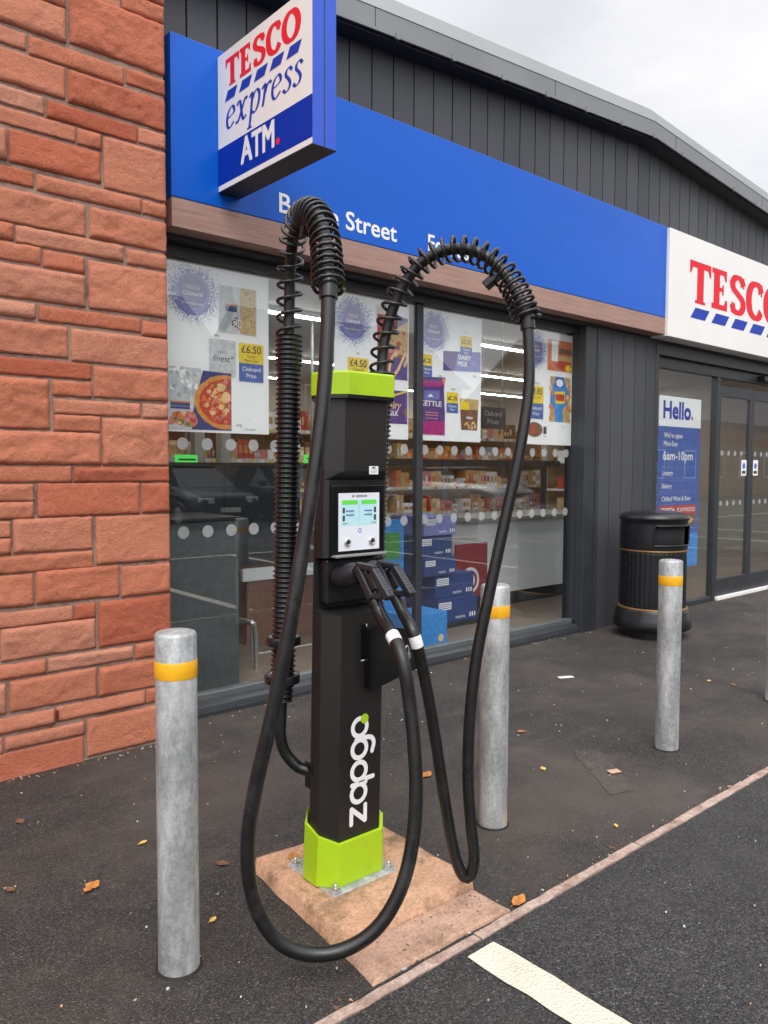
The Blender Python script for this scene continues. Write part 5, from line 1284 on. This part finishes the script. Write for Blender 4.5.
car(11.9, -7.5, PI+.05, 'carpaint', 'dark car parked across the car park, middle one in the window reflection')
car(14.4, -7.2, PI-.04, 'carred', 'bronze car parked across the car park, right one in the window reflection')
car(19.2, -7.3, PI, 'carwhite', 'silver car parked far across the car park, reflected near the right pane')
MAT['tanstone'] = concrete('tan rubble stone', (.24, .17, .115), (.36, .27, .19), (.12, .085, .06), .8, .5)
mb = MB(); mb.box(-30, 70, -14.5, -14.1, -.1, 1.9, 'tanstone'); mb.box(-30, 70, -14.56, -14.04, 1.902, 2.02, 'kerb'); 
o = mb.build('boundary_wall', None); tag(rebase(o, (20, -14.3, 0)), 'long tan stone boundary wall across the car park, reflected in the glass', 'wall')
MAT['brickred'] = plain('red brick', (.24, .085, .055), .85, 0, .25, .3, 20); MAT['slateroof'] = plain('slate roof', (.07, .07, .08), .6, 0, .2)
def house(x, y, w, d, h, m, label):
    t = thing('house', label, 'house', (x+w/2, y, 0)); mb = MB(); mb.box(x, x+w, y-d, y, -.1, h, m); mb.add([(x, y, h), (x, y-d, h), (x, y-d/2, h+d*.4), (x+w, y, h), (x+w, y-d, h), (x+w, y-d/2, h+d*.4)], [(0, 1, 2), (3, 5, 4)], m); mb.build('wall', t)
    mb = MB()
    for s in (0, 1):
        ya = y+.3 if s == 0 else y-d-.3; z0 = h-.12
        mb.loft([[(x-.3, ya, z0), (x+w+.3, ya, z0), (x+w+.3, y-d/2, h+d*.4+.02), (x-.3, y-d/2, h+d*.4+.02)], [(x-.3, ya, z0+.15), (x+w+.3, ya, z0+.15), (x+w+.3, y-d/2, h+d*.4+.17), (x-.3, y-d/2, h+d*.4+.17)]], 'slateroof')
    r = mb.build('roof', t); mb = MB(); mb.box(x+w*.8, x+w*.8+.9, y-d/2-.4, y-d/2+.4, h+d*.3, h+d*.4+1.4, m); mb.build('chimney', r)
    for k in range(int(w/3)):
        for zz in (1.0, 3.7):
            if zz+1.4 > h: continue
            xx = x+1.+k*3; mb = MB(); mb.box(xx, xx+1.1, y-.02, y+.04, zz, zz+1.4, 'signwhite'); f_ = mb.build('window', t); mb = MB(); mb.box(xx+.08, xx+1.02, y+.041, y+.05, zz+.08, zz+1.32, 'carglass'); mb.build('pane', f_)
    return t
house(6, -19, 9.5, 8, 5.4, 'brickred', 'red brick house beyond the boundary wall, reflected in the left pane')
house(19, -20, 11, 8, 5.6, 'tanstone', 'tan stone house beyond the boundary wall, reflected in the right pane')
house(30, -11.5, 34, 9, 3.9, 'tanstone', 'long tan stone building across the car park, reflected in the entrance doors')
mb = MB(); mb.box(30, 64, -11.49, -11.40, 2.9, 3.25, 'brickred')
mb.build('eaves_band', [o for o in C.objects if o.name.startswith('house')][-1])
MAT['bark'] = plain('bark', (.09, .06, .045), .9, 0, .3); MAT['autumn'] = plain('autumn foliage', (.13, .07, .02), .7, 0, .5, .3, 3)
def tree(x, y, h, label, seed):
    t = thing('tree', label, 'tree', (x, y, 0), 'trees beyond the boundary wall'); rnd = random.Random(seed)
    mb = MB(); mb.tube(catmull([Vector((x, y, -.1)), Vector((x+.1, y, h*.3)), Vector((x-.1, y+.1, h*.6)), Vector((x, y, h*.85))], 6), .2, 'bark', 10, rf=lambda i: .26*(1-i/22))
    for k in range(9):
        a = rnd.uniform(0, 2*PI); z = h*rnd.uniform(.35, .7); p = Vector((x, y, z)); e = p+Vector((math.cos(a)*h*.24, math.sin(a)*h*.24, h*.2)); mb.tube([p, p.lerp(e, .5)+Vector((0, 0, .1)), e], .05, 'bark', 6, rf=lambda i: .07-.025*i)
    mb.build('trunk', t); mb = MB(); cl = [(Vector((x, y, h*.68))+Vector((rnd.gauss(0, 1)*h*.16, rnd.gauss(0, 1)*h*.16, rnd.gauss(0, 1)*h*.12)), h*rnd.uniform(.07, .14)) for _ in range(26)]
    for c, r in cl:
        for k in range(85):
            q = c+Vector((rnd.gauss(0, .6), rnd.gauss(0, .6), rnd.gauss(0, .5)))*r; s = rnd.uniform(.06, .13); u = Vector((rnd.gauss(0, 1), rnd.gauss(0, 1), rnd.gauss(0, 1))).normalized(); w = u.orthogonal().normalized()
            mb.add([q-u*s, q+w*s*.6, q+u*s, q-w*s*.6], [(0, 1, 2, 3)], 'autumn')
    mb.build('crown', t, recalc=False)
tree(16.8, -16.5, 3.9, 'brown leaved tree between the two nearer houses, reflected in the window', 1)
tree(26, -17, 4.2, 'broad brown leaved tree between the two farther houses, reflected in the window', 2)

# ================================================================== SKY, SUN, RENDER
w = bpy.data.worlds.new('World'); scene.world = w; w.use_nodes = True; nt = w.node_tree; nt.nodes.clear()
out = nt.nodes.new('ShaderNodeOutputWorld'); bg = nt.nodes.new('ShaderNodeBackground'); bg.inputs['Strength'].default_value = .10
sky = nt.nodes.new('ShaderNodeTexSky'); sky.sky_type = 'NISHITA'; sky.sun_disc = False
SE, SA = math.radians(52), math.radians(215)
sky.sun_elevation = SE; sky.sun_rotation = SA
tc = nt.nodes.new('ShaderNodeTexCoord'); mp = nt.nodes.new('ShaderNodeMapping'); mp.inputs['Scale'].default_value = (1, 1, 2.2)
n1 = nt.nodes.new('ShaderNodeTexNoise'); n1.inputs['Scale'].default_value = 2.3; n1.inputs['Detail'].default_value = 7; n1.inputs['Roughness'].default_value = .55
cr = nt.nodes.new('ShaderNodeValToRGB'); cr.color_ramp.elements[0].position = .30; cr.color_ramp.elements[0].color = (6.9, 6.95, 7.3, 1); cr.color_ramp.elements[1].position = .66; cr.color_ramp.elements[1].color = (9.5, 9.4, 9.6, 1)
mx = nt.nodes.new('ShaderNodeMix'); mx.data_type = 'RGBA'; mx.inputs[0].default_value = .93
nt.links.new(tc.outputs['Generated'], mp.inputs['Vector']); nt.links.new(mp.outputs['Vector'], n1.inputs['Vector']); nt.links.new(n1.outputs['Fac'], cr.inputs['Fac'])
nt.links.new(sky.outputs['Color'], mx.inputs[6]); nt.links.new(cr.outputs['Color'], mx.inputs[7]); 
sepx = nt.nodes.new('ShaderNodeSeparateXYZ'); nt.links.new(tc.outputs['Generated'], sepx.inputs[0])
ze = nt.nodes.new('ShaderNodeMapRange'); ze.interpolation_type = 'SMOOTHSTEP'; ze.inputs['From Min'].default_value = .45; ze.inputs['From Max'].default_value = 1.; ze.inputs['To Min'].default_value = 1.06; ze.inputs['To Max'].default_value = 2.3   # overcast sky: brighter overhead ...
nt.links.new(sepx.outputs['Z'], ze.inputs['Value'])
dt = nt.nodes.new('ShaderNodeVectorMath'); dt.operation = 'DOT_PRODUCT'; nt.links.new(tc.outputs['Generated'], dt.inputs[0]); dt.inputs[1].default_value = (math.sin(SA)*math.cos(SE), math.cos(SA)*math.cos(SE), math.sin(SE))
gw = nt.nodes.new('ShaderNodeMapRange'); gw.interpolation_type = 'SMOOTHSTEP'; gw.inputs['From Min'].default_value = .30; gw.inputs['From Max'].default_value = 1.; gw.inputs['To Min'].default_value = 0.; gw.inputs['To Max'].default_value = 1.2   # ... and round the veiled sun
nt.links.new(dt.outputs['Value'], gw.inputs['Value'])
zs_ = nt.nodes.new('ShaderNodeMath'); zs_.operation = 'ADD'; nt.links.new(ze.outputs['Result'], zs_.inputs[0]); nt.links.new(gw.outputs['Result'], zs_.inputs[1])
ov = nt.nodes.new('ShaderNodeVectorMath'); ov.operation = 'SCALE'; nt.links.new(mx.outputs[2], ov.inputs[0]); nt.links.new(zs_.outputs[0], ov.inputs['Scale']); nt.links.new(ov.outputs[0], bg.inputs['Color']); nt.links.new(bg.outputs[0], out.inputs['Surface'])
sl = bpy.data.lights.new('sun', 'SUN'); sl.energy = 1.5; sl.angle = math.radians(35); sl.color = (1, .96, .91)
so = bpy.data.objects.new('sun', sl); C.objects.link(so)
dv = Vector((math.sin(SA)*math.cos(SE), math.cos(SA)*math.cos(SE), math.sin(SE)))
so.rotation_euler = dv.to_track_quat('Z', 'Y').to_euler(); so.location = dv*50
scene.view_settings.view_transform = 'Standard'; scene.view_settings.look = 'None'; scene.view_settings.gamma = 1; scene.view_settings.exposure = .15
scene.render.resolution_x = 768; scene.render.resolution_y = 1024
try: scene.cycles.transparent_max_bounces = 24
except Exception: pass
